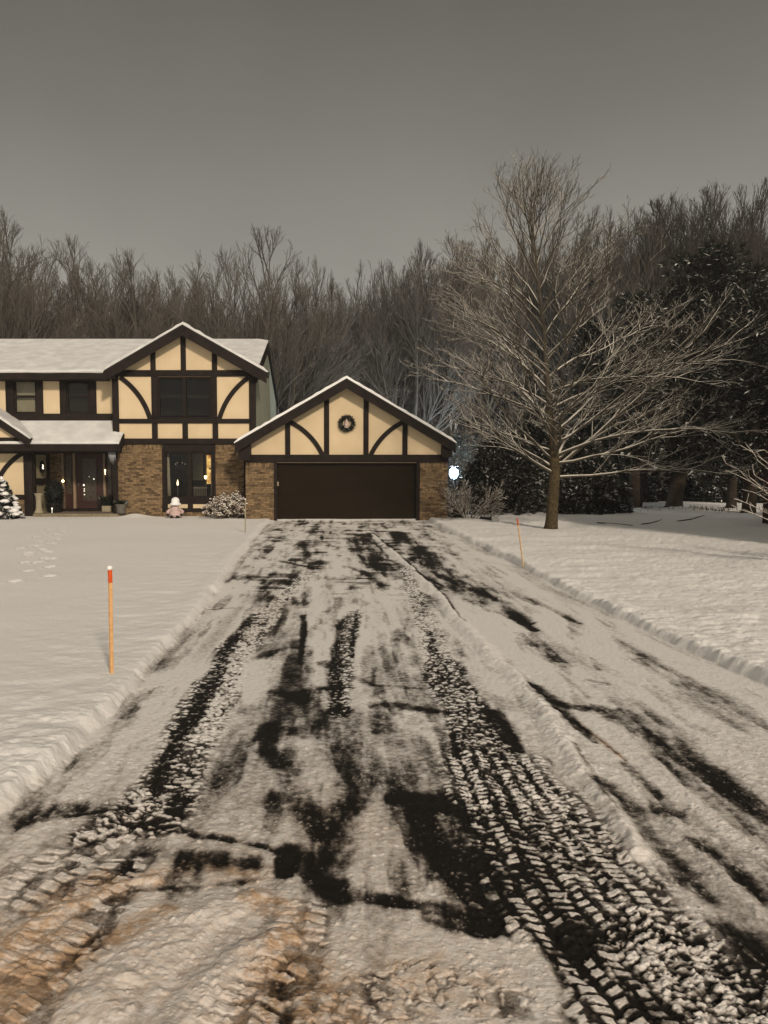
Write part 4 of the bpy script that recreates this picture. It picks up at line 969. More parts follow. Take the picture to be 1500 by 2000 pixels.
for s_ in (-1, 1):
    obj('boot', MB().blob((gx+s_*.11, gy-.17, .17), .095, .8, 1.3, .7, 12, 8), 'black', gn, smooth=True)
    obj('glove', MB().blob((gx+s_*.26, gy-.18, .275), .055, 1, 1, 1, 10, 8), 'black', gn, smooth=True)
gn.scale = (.92, .92, .76)
obj('basket', MB().lathe([(.05, 0), (.08, .07), (.085, .10), (.0, .10)], (gx-.03, gy-.20, .20), 12), 'beard', gn, smooth=True)

# ---- shrubs
def jitter(d, s): return (d+Vector((random.gauss(0, s), random.gauss(0, s), random.gauss(0, s)))).normalized()
def arc(p, d, l, n, up=0.0, wob=.12):
    """a wandering shoot; up bends it skyward"""
    pts = [tuple(p)]; d = Vector(d).normalized(); p = Vector(p)
    for i in range(n):
        d = (d+Vector((random.gauss(0, wob), random.gauss(0, wob), random.gauss(0, wob)+up))).normalized(); p = p+d*(l/n); pts.append(tuple(p))
    return pts
gx, gy = G(446, 1026, .1); gy = 26.7; gx = W(446, 1010, gy)[0]
hy = thing('dried_hydrangea', 'rounded brown shrub with snow-topped dried flower heads by the ground-floor window', 'shrub', (gx, gy, .08))
st = MB(); fl = MB()
for i in range(210):
    a = random.uniform(0, 2*PI); t = random.random()**.6; d = Vector((math.cos(a)*t*.95, math.sin(a)*t*.8, 1.0-.35*t))
    pts = arc((gx+random.gauss(0, .12), gy+random.gauss(0, .12), .06), d, random.uniform(.40, 1.0)*(1-.05*t), 5, -.03)
    st.tube(pts, [.008, .007, .006, .005, .005, .004], 4)
    c = pts[-1]
    for j in range(7):
        q = (c[0]+random.gauss(0, .045), c[1]+random.gauss(0, .045), c[2]+random.gauss(0, .03))
        fl.blob(q, random.uniform(.022, .045), 1, 1, .8, 6, 4, .25)
    for j in range(3):
        k_ = pts[random.randint(2, 4)]; fl.blob((k_[0]+random.gauss(0, .06), k_[1]+random.gauss(0, .06), k_[2]), random.uniform(.02, .035), 1, 1, .5, 5, 3, .3)
obj('stems', st, 'shrub_twig', hy); obj('flower_heads', fl, 'dry_bloom', hy)
# bare shrub right of the garage
gx = W(914, 1027, 25.6)[0]; gy = 25.6
bs = thing('bare_shrub', 'leafless snow-dusted shrub with spreading stems right of the garage', 'shrub', (gx, gy, .08))
st = MB()
def twiggy(mb, p, d, l, r, lev, up=.05, wob=.14, nch=(4, 6), spread=.75, ratio=.55, sides=(6, 5, 4, 3, 3), rmin=.003, fwd=.25):
    n = 5 if lev < 2 else 4
    pts = arc(p, d, l, n, up, wob); rad = [max(r*(1-.65*i/n), rmin) for i in range(n+1)]
    mb.tube(pts, rad, sides[min(lev, 4)], cap=lev < 2)
    return pts
def spread_twigs(mb, p, d, l, r, lev, maxlev, up, wob, nch, spread, ratio, rmin, sides=(6, 5, 4, 3, 3, 3)):
    pts = twiggy(mb, p, d, l, r, lev, up, wob, rmin=rmin, sides=sides)
    if lev >= maxlev: return
    k = random.randint(*nch)
    for i in range(k):
        t = .25+.72*(i+random.random())/k; f = t*(len(pts)-1); a = int(f); f -= a
        q = Vector(pts[a]).lerp(Vector(pts[min(a+1, len(pts)-1)]), f); dd = (Vector(pts[min(a+1, len(pts)-1)])-Vector(pts[max(a-1, 0)])).normalized()
        side = dd.cross(Vector((random.gauss(0, 1), random.gauss(0, 1), random.gauss(0, 1)))).normalized()
        nd = (dd+side*spread*random.uniform(.6, 1.2)).normalized()
        spread_twigs(mb, q, nd, l*ratio*random.uniform(.7, 1.15)*(1.15-.55*t), r*.5*(1.2-.5*t), lev+1, maxlev, up, wob, nch, spread, ratio, rmin, sides)
for i in range(13):
    a = random.uniform(0, 2*PI); t = random.uniform(.5, 1.7)
    spread_twigs(st, (gx+random.gauss(0, .05), gy+random.gauss(0, .05), .05), (math.cos(a)*t, math.sin(a)*t*.8, 1), random.uniform(.9, 1.5), .020, 0, 3, .05, .16, (4, 6), .9, .55, .0055)
obj('stems', st, 'shrub_twig', bs)
# second low bare shrub behind it
gx, gy = W(872, 1010, 27.4)[0]+.25, 26.2
# garden edging
e0 = (W(938, 1026, 25.7)[0], 25.7); e1 = (W(966, 1032, 24.6)[0], 25.2)
ed = thing('garden_edging', 'low dark picket edging poking from the snow beside the bare shrub', 'edging', (e0[0], e0[1], .1))
for i in range(9):
    t = i/8; x = e0[0]+(e1[0]-e0[0])*t; y = e0[1]+(e1[1]-e0[1])*t
    obj('picket', MB().box(x-.022, x+.022, y-.012, y+.012, .0, .23+(.06 if i == 8 else .02*(i % 2))), 'black', ed, bevel=.004)
obj('rail', MB().tube([(e0[0], e0[1]+.02, .19), (e1[0], e1[1]+.02, .19)], .012, 6), 'black', ed)
gx, gy = W(893, 1020, 26.9)[0], 27.2
ub = thing('waste_bin', 'dark brown bin standing at the garage corner behind the bare shrub', 'bin', (gx, gy, .08))
obj('body', MB().prism([(gx-.26, .06), (gx+.26, .06), (gx+.30, .62), (gx-.30, .62)], gy-.28, gy+.28), 'timber', ub, bevel=.02)
obj('lid', MB().box(gx-.32, gx+.32, gy-.32, gy+.30, .622, .68), 'timber', ub, bevel=.02)
# shrub with long arching shoots at the right edge of the view
gx, gy = 8.3, 13.4
ab = thing('arching_shrub', 'snow-frosted shrub with long arching shoots at the right edge of the photo', 'shrub', (gx, gy, .08))
st = MB()
for (tx, ty) in ((1440, 870), (1446, 905), (1458, 960), (1438, 995), (1470, 880), (1480, 930), (1452, 930), (1446, 975), (1490, 850), (1500, 900)):
    e = W(tx, ty, gy+random.uniform(-.3, .3)); e = Vector((e[0], gy+random.uniform(-.4, .4), e[1]))
    b = Vector((gx+random.gauss(0, .1), gy+random.gauss(0, .1), .05)); c = Vector((b.x-.25*(b.x-e.x), (b.y+e.y)/2, max(e.z*.75, .5)))
    pts = [tuple((b*(1-t)**2+c*2*t*(1-t)+e*t*t)) for t in [i/9 for i in range(10)]]
    st.tube(pts, [.017-.0012*i for i in range(10)], 6)
    for i in range(3, 10):
        for _k in range(2): st.tube(arc(pts[i], (random.uniform(-1, .3), random.uniform(-.6, .6), random.uniform(-.1, .9)), random.uniform(.12, .35), 3, .03), [.006, .005, .0045, .004], 4)
for i in range(7):
    a = random.uniform(-.5, 1.2); spread_twigs(st, (gx, gy, .05), (math.cos(a), math.sin(a), 1.3), random.uniform(1.2, 1.9), .017, 0, 2, -.02, .1, (3, 5), .7, .5, .005)
obj('stems', st, 'shrub_twig', ab)
# small fir loaded with snow at the left edge
gx, gy = W(8, 1020, 26.4)[0], 26.3
sf = thing('young_fir', 'small fir heavily loaded with snow beside the left porch wall', 'fir tree', (gx, gy, .05))
obj('trunk', MB().tube([(gx, gy, 0), (gx, gy, 1.3)], [.04, .015], 8), 'pine_bark', sf)
cr_ = MB()
for i in range(46):
    t = (i+.5)/46; z = .18+1.25*t; rad = .72*(1-t)**.85+.05
    for j in range(max(int(11*(1-t))+3, 3)):
        a = random.uniform(0, 2*PI); d = Vector((math.cos(a), math.sin(a), -.25)); p = Vector((gx, gy, z+.05))
        e = p+d*rad*random.uniform(.7, 1.05)
        for q in range(7): cr_.blade(p.lerp(e, .45+.08*q), jitter(Vector((d.x, d.y, -.3)), .5), .13, .05)
obj('branches', cr_, 'needle', sf)
sn_ = MB()
for i in range(62):
    t = random.random()**1.2; z = .22+1.2*t; rad = (.70*(1-t)**.85+.03)*random.uniform(.55, 1.0); a = random.uniform(0, 2*PI)
    sn_.blob((gx+rad*math.cos(a), gy+rad*math.sin(a), z+.02), random.uniform(.08, .17)*(1.1-.5*t), 1.2, 1.2, .55, 10, 6, .12)
sn_.blob((gx, gy, 1.47), .07, 1, 1, 1.5, 8, 6, .1)
obj('snow_load', sn_, 'snow', sf, smooth=True)

gx, gy = W(893, 980, 33.0)[0], 33.0
b2 = thing('bare_shrub', 'dark bare shrub whose twigs cross in front of the yard light', 'shrub', (gx, gy, .05))
s2 = MB(); random.seed(77)
for i in range(7):
    a_ = random.uniform(0, 2*PI); tt = random.uniform(.1, .7)
    spread_twigs(s2, (gx+random.gauss(0, .15), gy+random.gauss(0, .1), .0), (math.cos(a_)*tt, math.sin(a_)*tt*.6, 1), random.uniform(2.2, 3.6), .022, 0, 2, .03, .12, (6, 9), .7, .42, .009)
obj('stems', s2, 'far_twig', b2)

# ---- neighbour's house and the lamp behind the garage
nh = thing('neighboring_house', 'dark red-brown house wall at the right edge, with an added unseen wing shading the lawn', 'house', (13.0, 20.0, 0))
obj('wall', MB().box(13.38, 22, 18.0, 24.2, -.3, 2.69), 'neighbor', nh)
obj('wall', MB().box(11.45, 22, 12.6, 17.99, -.3, 5.6), 'neighbor', nh)  # unseen wing, added to cast shade over the right lawn
rf = obj('roof', MB().slab([(13.7, 17.995, 2.7), (13.7, 24.6, 2.7), (17, 24.6, 4.6), (17, 17.995, 4.6)], .12), 'shingle', nh)
obj('roof_snow', MB().slab([(13.72, 18.0, 2.825), (17, 18.0, 4.725), (17, 24.62, 4.725), (13.72, 24.62, 2.825)], .16), 'snow', rf, bevel=.05)
rf = obj('roof', MB().prism([(11.1, 5.5), (16.7, 7.8), (22.4, 5.5), (22.4, 5.38), (11.1, 5.38)], 12.3, 18.3), 'shingle', nh)  # roof of the added shade-casting wing
obj('roof_snow', MB().prism([(11.1, 5.503), (11.1, 5.6), (16.7, 7.93), (22.4, 5.6), (22.4, 5.503), (16.7, 7.803)], 12.28, 18.32), 'snow', rf)
lx, lz = W(886, 924, 37.0); 
yl = thing('yard_light', 'blazing blue-white yard light behind the garage corner', 'lamp', (lx, 37, 0))
obj('post', MB().tube([(lx, 37.1, -.1), (lx, 37.1, lz-.1)], .03, 8), 'black', yl)
obj('lamp_head', MB().blob((lx, 36.95, lz), .23, 1, .7, 1.3, 14, 10), 'blue_lamp', yl, smooth=True)
obj('hood', MB().lathe([(.26, .31), (.22, .34), (.08, .38), (.0, .39)], (lx, 37.0, lz), 14), 'metal', yl, smooth=True)
pd = bpy.data.lights.new('yard_light_glow', 'POINT'); po = bpy.data.objects.new('yard_light_glow', pd); COL.objects.link(po)
pd.energy = 1100; pd.color = (.70, .84, 1.0); pd.shadow_soft_size = .3; po.parent = yl; po.location = (.1, -.7, lz+.1)
# ------------------------------------------------------------------ trees
def limb(mb, p, d, l, r0, r1, n, up, wob, sides):
    pts = arc(p, d, l, n, up, wob); mb.tube(pts, [r0+(r1-r0)*(i/n)**.8 for i in range(n+1)], sides, cap=False); return pts
def on(pts, t):
    f = t*(len(pts)-1); a = min(int(f), len(pts)-2); f -= a
    return Vector(pts[a]).lerp(Vector(pts[a+1]), f), (Vector(pts[a+1])-Vector(pts[a])).normalized()
# ---- the front maple
mx_, my_ = G(1076, 1034, .10)
mp = thing('leafless_maple', 'large leafless maple with wide frosted limbs standing alone in the right lawn', 'tree', (mx_, my_, .05), local=True)
def mpt(px, py, dy=0.0):
    Y_ = my_+dy; x, z = W(px, py, Y_); return (x-mx_, dy, z-.05)
tr = MB()
tp_ = [mpt(1075, 1040), mpt(1076.5, 1028), mpt(1078, 1010), mpt(1080, 970), mpt(1084, 920), mpt(1082, 870), mpt(1074, 800), mpt(1067, 720), mpt(1062, 640), mpt(1052, 560), mpt(1044, 480), mpt(1040, 400), mpt(1038, 335)]
trad = [.235, .185, .165, .155, .150, .122, .098, .072, .054, .040, .028, .018, .006]
tr.tube(tp_[:7], trad[:7], 14)
obj('trunk', tr, 'bark', mp, smooth=True)
cw = MB(); cw.tube(tp_[6:12], trad[6:12], 9)
random.seed(23)
def mlimb(p, d, l, r, up, lev):
    """limb with flat, forward-swept side shoots"""
    n = 9 if lev == 0 else (6 if lev == 1 else 4)
    pts = limb(cw, p, d, l, r, max(r*.16, .0042), n, up, .105 if lev == 0 else .13, 7 if lev == 0 else (5 if lev == 1 else 3))
    if lev == 3: return
    k = int({0: 9, 1: 6, 2: 4}[lev]*(.6+.4*min(l/3.5, 1.2))+.5)
    for i in range(k):
        t = {0: .16, 1: .2, 2: .25}[lev]+(.80)*(i+random.random())/k; t = min(t, .98)
        q, dd = on(pts, t)
        hz = Vector((-dd.y, dd.x, 0)); hz = hz.normalized() if hz.length > .1 else Vector((1, 0, 0))
        sgn = 1 if (i % 2) else -1
        side = (hz*sgn*random.uniform(.5, 1.0)+Vector((0, 0, 1))*random.uniform(-.25, .75)).normalized()
        nd = (dd+side*random.uniform(.45, .85)).normalized()
        ll = l*{0: .46, 1: .44, 2: .5}[lev]*(1.25-.75*t)*random.uniform(.7, 1.2)
        mlimb(q, nd, max(ll, .16), max(r*{0: .46, 1: .46, 2: .55}[lev]*(1.1-.5*t), .0042), .03 if lev < 2 else .02, lev+1)
def reach(px0, py0, px1, py1, dy, r, sag=.10):
    """a main limb from a point on the trunk to where its end hangs"""
    a = Vector(mpt(px0, py0)); b = Vector(mpt(px1, py1, dy)); d = b-a; l = d.length
    mlimb(a, (d.normalized()+Vector((0, 0, sag))), l*(1.16 if px1 > 1250 else 1.05), r*1.05, -.025 if sag > 0 else .03, 0)
main = [(1086, 915, 1420, 715, -1.0, .062, .12), (1085, 905, 1382, 905, -1.6, .05, .22), (1083, 932, 1345, 930, .4, .048, .16), (1084, 900, 1300, 800, 1.4, .05, .1),
        (1082, 925, 905, 860, -1.2, .052, .16), (1082, 915, 880, 800, .8, .048, .12), (1080, 900, 872, 762, -.6, .046, .1), (1078, 880, 900, 770, 2.0, .046, .1),
        (1084, 890, 1385, 765, -1.8, .052, .14), (1080, 870, 1340, 730, .8, .048, .1), (1076, 850, 1330, 690, 2.0, .046, .1), (1074, 840, 900, 700, -2.0, .044, .1),
        (1076, 830, 1300, 665, -1.0, .046, .08), (1074, 815, 890, 690, 1.0, .04, .08), (1072, 800, 1360, 640, .4, .044, .08), (1070, 790, 880, 650, -.6, .040, .06),
        (1070, 770, 1330, 610, -1.6, .042, .06), (1068, 760, 885, 610, 1.4, .038, .06), (1067, 740, 1290, 560, 1.2, .04, .04), (1066, 720, 905, 575, -1.4, .036, .04),
        (1064, 700, 1265, 540, -.6, .036, .04), (1064, 690, 910, 520, .3, .034, .04), (1062, 660, 1215, 470, .8, .034, .02), (1060, 640, 925, 470, -.8, .032, .02),
        (1058, 620, 1180, 440, -.6, .03, .02), (1056, 600, 938, 430, .6, .03, .02), (1052, 570, 1140, 385, .3, .032, .0), (1050, 550, 955, 375, -.3, .03, .0),
        (1048, 520, 1112, 340, .2, .03, .0), (1046, 500, 975, 342, .2, .026, .0), (1044, 470, 1080, 345, -.3, .022, .0), (1042, 450, 1010, 340, .3, .02, .0), (1041, 420, 1060, 330, .2, .016, .0),
        (1085, 895, 1130, 760, -2.8, .045, .1), (1083, 885, 1030, 740, -3.0, .042, .1), (1080, 860, 1180, 700, -2.6, .04, .08), (1076, 840, 1000, 680, -2.6, .038, .08),
        (1084, 905, 1200, 790, 3.2, .045, .1), (1078, 860, 1010, 720, 3.0, .04, .1)]
random.seed(29)
for i in range(15):                                                  # the fuller upper crown
    y0 = 800-24*i+random.uniform(-8, 8); xt = np.interp(y0, [335, 480, 640, 800, 1000], [1038, 1044, 1062, 1074, 1080]); y1 = max(y0-random.uniform(120, 210), 345)
    sd_i = -1 if i % 2 else 1
    hw = np.interp(y1, [340, 420, 500, 580, 660, 740], [62, 95, 135, 175, 200, 215])*(1.25 if sd_i > 0 and y1 > 520 else 1.0)*random.uniform(.6, .98)
    dpt = random.uniform(-2.4, 2.4)*np.interp(y1, [340, 600], [.35, 1])
    main.append((xt, y0, 1052+sd_i*hw, y1, dpt, np.interp(y0, [430, 840], [.018, .042]), .03))
for (xe, ye) in ((1040, 340), (1072, 352), (1012, 356), (1098, 388), (988, 384), (1055, 330)): main.append((1041+random.uniform(-2, 2), random.uniform(410, 500), xe, ye, random.uniform(-.8, .8), .017, .0))
for a in main: reach(*a)
obj('crown', cw, 'maple_limb', mp, smooth=True)

# ---- woodland trees: upright, many-stemmed; a few kinds, each tree its own object
def wood_tree(seed, H, nl, flare, fork, dens, tw, trop=1.0, ang=(.3, .62), rad=.26):
    random.seed(seed); t_ = MB(); c_ = MB()
    r0 = .016*H
    hz = fork*H
    tpts = limb(t_, (0, 0, -.2), (random.gauss(0, .03), random.gauss(0, .03), 1), hz+.2, r0, r0*.75, 5, .04, .03, 8)
    def up_limb(p, d, l, r, lev):
        n = (7, 5, 4, 3)[lev]
        pts = arc(p, d, l, n, (.05, .08, .09, .08)[lev]*trop, (.04, .06, .08, .09)[lev])
        keep = [pts[0]]
        for q in pts[1:]:                                            # the crown has a rounded outline
            if math.hypot(q[0], q[1])**2/(rad*H)**2+(q[2]-.56*H)**2/(.45*H*random.uniform(.94, 1.03))**2 > 1 and q[2] > .45*H: break
            keep.append(q)
        if len(keep) < 2: return
        pts = keep; m = len(pts)-1; r1 = max(r*.09, tw*.9)
        c_.tube(pts, [r+(r1-r)*(i/m)**.8 for i in range(m+1)], (6, 4, 3, 3)[lev], cap=False)
        if lev == 3: return
        k = int((12, 8, 5)[lev]*dens*random.uniform(.8, 1.2)+.5)
        for i in range(k):
            t = (.22, .2, .2)[lev]+.78*(i+random.random())/k; q, dd = on(pts, min(t, .99))
            side = dd.cross(Vector((random.gauss(0, 1), random.gauss(0, 1), random.gauss(0, .3)))).normalized()
            up_limb(q, (dd+side*random.uniform(*ang)+Vector((0, 0, .12*trop))).normalized(), l*(.46, .46, .5)[lev]*(1.2-.75*t)*random.uniform(.8, 1.12), max(r*.46*(1.15-.5*t), tw), lev+1)
    top, _ = on(tpts, .98)
    for i in range(nl):
        a = 2*PI*(i+random.random()*.6)/nl; f = flare*random.uniform(.35, 1.1)
        b, _d = on(tpts, random.uniform(.72, .99))
        up_limb(b, (math.cos(a)*f, math.sin(a)*f, 1), (H-hz)*random.uniform(1.0, 1.15), r0*.55*random.uniform(.7, 1), 0)
    up_limb(top, (0, 0, 1), (H-hz)*.95, r0*.6, 0)
    for i in range(3):                                               # lower side branches
        a = random.uniform(0, 2*PI); b, _d = on(tpts, random.uniform(.45, .7)); up_limb(b, (math.cos(a), math.sin(a), .8), H*.26, r0*.25, 1)
    return t_, c_
kinds = [wood_tree(101, 15, 8, .62, .20, 1.0, .0072, .7, (.32, .68), .27), wood_tree(102, 15, 7, .50, .24, 1.0, .0072, .8, (.32, .65), .22), wood_tree(103, 15, 13, .82, .16, 1.0, .0072, .5, (.3, .6), .36), wood_tree(104, 15, 5, .34, .34, 1.05, .0072, 1.0, (.3, .6), .17), wood_tree(105, 15, 8, .55, .26, 1.05, .0072, .6, (.35, .75), .25)]
KH = [np.array(b.v)[:, 2].max()-.25 for a, b in kinds]
KM = [(mesh_of('trunk', a, 'far_bark', True), mesh_of('crown', b, 'far_twig')) for a, b in kinds]
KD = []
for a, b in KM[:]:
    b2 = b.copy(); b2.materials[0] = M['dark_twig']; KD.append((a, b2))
random.seed(5)
def far_tree(px, ytop, Y_, kind, label, wide=1.0, darkk=False, group='bare trees of the wood behind the house'):
    x, z = W(px, ytop, Y_); s = (z+.1)/KH[kind]
    t = thing('bare_tree', label, 'tree', (x, Y_, -.05), group, local=True)
    t.scale = (s*wide, s*wide, s); t.rotation_euler = (0, 0, random.uniform(0, 6.28))
    k = (KD if darkk else KM)[kind]
    for nm, me in (('trunk', k[0]), ('crown', k[1])):
        o = bpy.data.objects.new(nm, me); COL.objects.link(o); o.parent = t
    return t
far = [
 (2, 412, 36, 0, 'tall bare tree cut off by the left edge of the photo', 1.1),
 (88, 490, 42, 0, 'bare tree above the left roof, second from the left edge', 1.1),
 (160, 474, 45, 2, 'bare tree rising behind the lit left bedroom window roof', 1.0),
 (215, 490, 44, 4, 'bare tree standing directly behind the left valley of the front gable', 1.0),
 (275, 498, 42, 2, 'round-topped bare tree between the left roof and the gable peak', .95),
 (318, 530, 46, 4, 'lower bare tree just left of the gable peak', 1.0),
 (380, 545, 48, 4, 'low bare tree just right of the gable peak', .8),
 (440, 520, 44, 1, 'bare tree left of the big rounded crown behind the right roof end', .9),
 (512, 460, 40, 2, 'broad bare tree with a big rounded crown behind the right end of the main roof', 1.15),
 (590, 500, 45, 0, 'bare tree right of the big rounded crown, above the roof gap', .9),
 (640, 556, 49, 3, 'slim short bare tree above the left slope of the garage roof', .9),
 (680, 565, 52, 1, 'short bare tree right behind the garage peak, lowest of the skyline', .8),
 (728, 508, 42, 0, 'bare tree with a pointed crown right of the garage peak', .85),
 (778, 518, 47, 3, 'slim bare tree above the right slope of the garage roof', .95),
 (818, 470, 40, 0, 'tall bare tree above the right garage eave', .9),
 (868, 462, 44, 4, 'bare tree with snowy fork above the yard light', .95),
 (915, 480, 41, 0, 'bare tree just left of the maple crown', .9),
 (958, 470, 46, 1, 'bare tree half hidden by the left side of the maple crown', .9),
 (1010, 450, 44, 3, 'bare tree hidden behind the left upper limbs of the maple', .9),
 (1075, 460, 47, 4, 'bare tree directly behind the maple trunk line', .9),
 (1128, 432, 42, 0, 'bare tree behind the right upper limbs of the maple', .9),
 (1176, 410, 45, 1, 'bare tree first right of the maple top', .9),
 (1212, 392, 41, 4, 'bare tree with the highest forked tip right of the maple', .8),
 (1262, 405, 44, 0, 'dark bare tree above the left part of the pines', .9),
 (1305, 388, 42, 1, 'dark bare tree above the middle of the pines', .9),
 (1352, 376, 45, 2, 'dark broad bare tree above the snow-tipped pine', .8),
 (1400, 370, 41, 0, 'dark bare tree right above the tallest pine', .9),
 (1446, 372, 44, 4, 'dark bare tree second from the right edge of the photo', .9),
 (1490, 360, 42, 1, 'dark bare tree nearest the right edge of the photo', .95)]
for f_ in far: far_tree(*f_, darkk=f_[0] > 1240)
random.seed(15)
same = 'bare upright tree in the dense second rank of the wood'
for i in range(34):                                                  # the ranks between and behind them
    px = -20+i*47+random.uniform(-14, 14)
    sky_y = np.interp(px, [0, 90, 230, 380, 450, 530, 610, 680, 800, 950, 1100, 1250, 1500], [470, 530, 540, 580, 530, 520, 570, 610, 560, 530, 490, 440, 410])
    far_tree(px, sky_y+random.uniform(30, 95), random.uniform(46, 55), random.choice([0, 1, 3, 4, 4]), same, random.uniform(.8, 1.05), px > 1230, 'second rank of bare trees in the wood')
# the far wood, too deep to tell trees apart
vv, ff, nv = [], [], 0
random.seed(31)
def arr(mb): return np.array(mb.v, np.float32), mb.f
srcs = [(arr(a), arr(b)) for a, b in (kinds[1], kinds[3])]
for i in range(30):
    px = -60+i*56+random.uniform(-20, 20); Y_ = random.uniform(60, 74)
    sky_y = np.interp(px, [0, 230, 380, 530, 680, 950, 1100, 1250, 1500], [580, 600, 640, 600, 660, 590, 550, 490, 460])
    x, z = W(px, sky_y, Y_); s = z/KH[(1, 3)[i % 2]]; an = random.uniform(0, 6.28); c_, s_ = math.cos(an), math.sin(an)
    for va, fa in srcs[i % 2]:
        r = va.copy(); r[:, 0] = (va[:, 0]*c_-va[:, 1]*s_)*s+x; r[:, 1] = (va[:, 0]*s_+va[:, 1]*c_)*s+Y_; r[:, 2] = va[:, 2]*s-.1
        vv.append(r); ff += [tuple(q+nv for q in f) for f in fa]; nv += len(r)
me = bpy.data.meshes.new('far_wood'); me.from_pydata(np.concatenate(vv).tolist(), [], ff); me.update(); me.materials.append(M['far_twig'])
o = bpy.data.objects.new('far_wood', me); COL.objects.link(o); tag(o, 'grey mass of bare woodland far behind the house', 'wood', kind='stuff')

# ---- evergreens
def tuft(mb, c, out, l, n, wd):
    for i in range(n): mb.blade(c, jitter(out, .62), l*random.uniform(.65, 1.1), wd)
def pine(label, px, ybase, ytop, Y_, wide, z_lo, seed, snowy, lean=0.0, trunk_r=.24):
    random.seed(seed)
    x, zt = W(px, ytop, Y_)
    t = thing('pine_tree', label, 'pine tree', (x, Y_, 0), 'dark pines on the right')
    obj('trunk', MB().tube([(x+lean, Y_, -.1), (x+lean*.9, Y_, .25), (x+lean*.5, Y_, zt*.4), (x, Y_, zt*.95)], [trunk_r*1.35, trunk_r, trunk_r*.75, .04], 10), 'pine_bark', t, smooth=True)
    A = MB(); S = MB(); B = MB()
    for i in range(int(21*zt)):
        f = random.random()**.85; z = z_lo+(zt-z_lo)*f; a = random.uniform(0, 2*PI)
        rr = wide*(1-f*.92)**.5*random.uniform(.5, 1.08)*(.72+.28*math.sin(3*a+seed+z*1.3))
        b0 = Vector((x+lean*(1-f)*.5, Y_, z)); d = Vector((math.cos(a), math.sin(a), random.uniform(-.10, .28))); e = b0+d*rr
        B.tube([tuple(b0), tuple(b0.lerp(e, .5)+Vector((0, 0, -.1))), tuple(e)], [.04, .03, .015], 4, cap=False)
        tipsnow = random.random() < snowy*(.35+.8*f)
        for q in range(int(7+rr*4.2)):
            u_ = random.uniform(.3, 1.03); c = b0.lerp(e, u_)+Vector((random.gauss(0, .24), random.gauss(0, .24), random.gauss(.02, .15)))
            tgt = S if (tipsnow and u_ > .62 and c.y < Y_+.6) else A
            tuft(tgt, c, (d+Vector((0, 0, .55))).normalized(), random.uniform(.22, .38), 12, .055)
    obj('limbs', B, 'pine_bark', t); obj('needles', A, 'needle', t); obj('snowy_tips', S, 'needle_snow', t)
    return t
pine('dark pine with thick trunk standing left of the other pine trunks', 1245, 1000, 590, 32.0, 2.4, 1.9, 41, .28, .1, .23)
pine('tallest dark pine with snow-tipped clumps, its trunk in the middle', 1392, 1000, 492, 32.6, 3.5, 1.7, 42, .48, -1.45, .33)
pine('dark pine nearest the right edge of the photo', 1492, 1000, 572, 30.0, 2.7, 1.4, 43, .30, -.3, .26)
pine('broad dark pine filling the middle between the trunks', 1335, 1000, 575, 33.6, 3.0, 1.9, 46, .22, .0, .24)
pine('wide dark pine filling the gap left of the rightmost pine', 1445, 1000, 525, 34.6, 3.4, 1.6, 47, .25, .0, .22)
pine('shorter dark pine standing back behind the maple limbs', 1160, 1000, 640, 35.0, 2.3, 1.2, 44, .22, .2, .22)
pine('thin-trunked dark pine leaning close to the thick left trunk', 1300, 1000, 640, 34.5, 2.4, 2.0, 45, .25, -1.0, .09)
def bush(label, px, Y_, rx, h, seed, snowy):
    random.seed(seed); x = W(px, 1000, Y_)[0]
    t = thing('evergreen_bush', label, 'bush', (x, Y_, .05), 'dark evergreen bushes')
    A = MB(); S = MB(); B = MB(); B.tube([(x, Y_, 0), (x, Y_, h*.6)], [.09, .05], 8)
    for i in range(int(1500*rx*h/4)):
        th = random.uniform(0, 2*PI); ph = random.random(); z = h*ph**.9; prof = math.sqrt(max(1-(ph*1.02-.12)**2, .02))*(.62+.38*(1-ph)); rr = rx*prof*random.uniform(.72, 1.06)*(.82+.18*math.sin(4*th+seed+z*2))
        c = Vector((x+rr*math.cos(th), Y_+rr*math.sin(th)*.8, z+.12)); o_ = Vector((math.cos(th), math.sin(th), .35)).normalized()
        if c.y > Y_+.7: continue
        tgt = S if random.random() < snowy else A
        for q in range(2): tuft(tgt, c+Vector((random.gauss(0, .1), random.gauss(0, .1), random.gauss(0, .1))), o_, random.uniform(.15, .28), 10, .055)
    B.blob((x, Y_, h*.42), 1, rx*.55, rx*.45, h*.40, 16, 10, .2)
    obj('stem', B, 'pine_bark', t); obj('foliage', A, 'needle', t); obj('snowy_sprays', S, 'needle_snow', t); return t
bush('snow-laden bush lit cold white by the yard light', 902, 38.8, 1.25, 3.3, 54, .9)
bush('snow-dusted dark evergreen bush left of the maple trunk', 985, 29.3, 1.75, 2.9, 51, .55)
bush('black evergreen bush right of the maple trunk', 1128, 29.8, 1.9, 2.7, 52, .22)
bush('taller dark evergreen bush behind the maple trunk', 1052, 31.2, 1.9, 3.9, 53, .36)
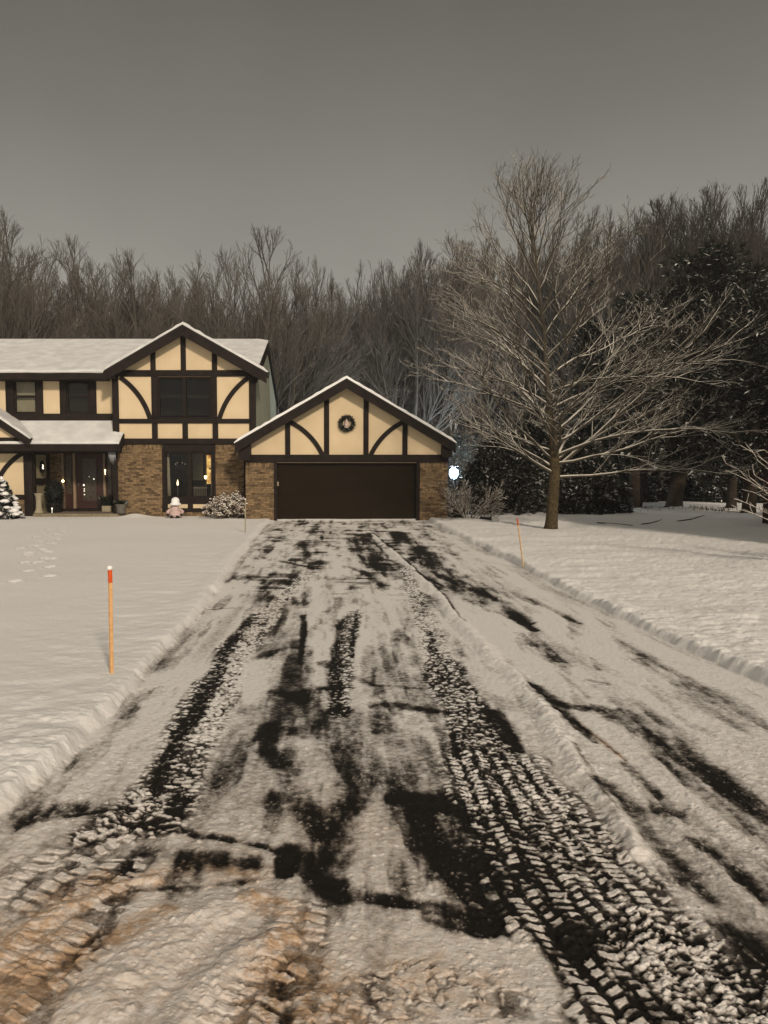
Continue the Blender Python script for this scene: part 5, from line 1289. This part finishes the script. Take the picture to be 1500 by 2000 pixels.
for (px, Y_, rx, h, sd_n, lb) in ((1190, 40.5, 2.2, 2.6, 71, 'dark understory bush in the wood left of the pine trunks'), (1300, 42.5, 2.0, 1.5, 72, 'low dark understory bush seen between the pine trunks'), (1420, 41.0, 2.6, 2.3, 73, 'dark understory bush in the wood right of the pine trunks'), (1520, 40.0, 2.4, 2.6, 74, 'dark understory bush in the wood at the right edge')):
    bush(lb, px, Y_, rx, h, sd_n, .15)
# dead leaves and stalks at the foot of the pines
random.seed(61)
gt = MB()
for i in range(420):
    px = random.choice([random.gauss(1345, 22), random.gauss(1250, 16), random.gauss(1390, 25)]); x = W(px, 1000, 31.2)[0]; y = 31.2+random.gauss(0, .35)
    gt.blade((x, y, .06), (random.gauss(0, .5), random.gauss(0, .5), 1), random.uniform(.12, .38), .02)
o = obj('dry_grass', gt, 'pine_bark'); tag(o, 'tufts of brown dry grass at the foot of the pine trunks', 'grass', kind='stuff')
for nm, lab, pts in (('fallen_branch', 'long thin fallen branch lying on the snow left of the pine trunks', [(1166, 1021), (1200, 1023), (1236, 1026)]), ('fallen_branch', 'curved fallen branch lying on the snow between maple and pines', [(1252, 1024), (1275, 1021), (1292, 1015)]), ('fallen_branch', 'short fallen branch lying on the snow right of the pine trunks', [(1322, 1018), (1350, 1014), (1376, 1006)])):
    P_ = [(*G(a, b, .14), .14) for a, b in pts]; mb = MB().tube(P_, [.018, .02, .01], 6)
    tag(obj(nm, mb, 'pine_bark'), lab, 'branch')

# ------------------------------------------------------------------ damp night air
hz = obj('haze', MB().box(-260, 260, -140, 280, -1.4, 26), bpy.data.materials.new('damp_air')); hz['kind'] = 'stuff'
hm = hz.data.materials[0]; hm.use_nodes = True; t = hm.node_tree; t.nodes.clear()
o_ = N(t, 'ShaderNodeOutputMaterial'); pv = N(t, 'ShaderNodeVolumePrincipled')
pv.inputs['Color'].default_value = (.92, .93, .95, 1); pv.inputs['Density'].default_value = .0009; pv.inputs['Anisotropy'].default_value = .1
L(t, pv.outputs[0], o_.inputs['Volume'])
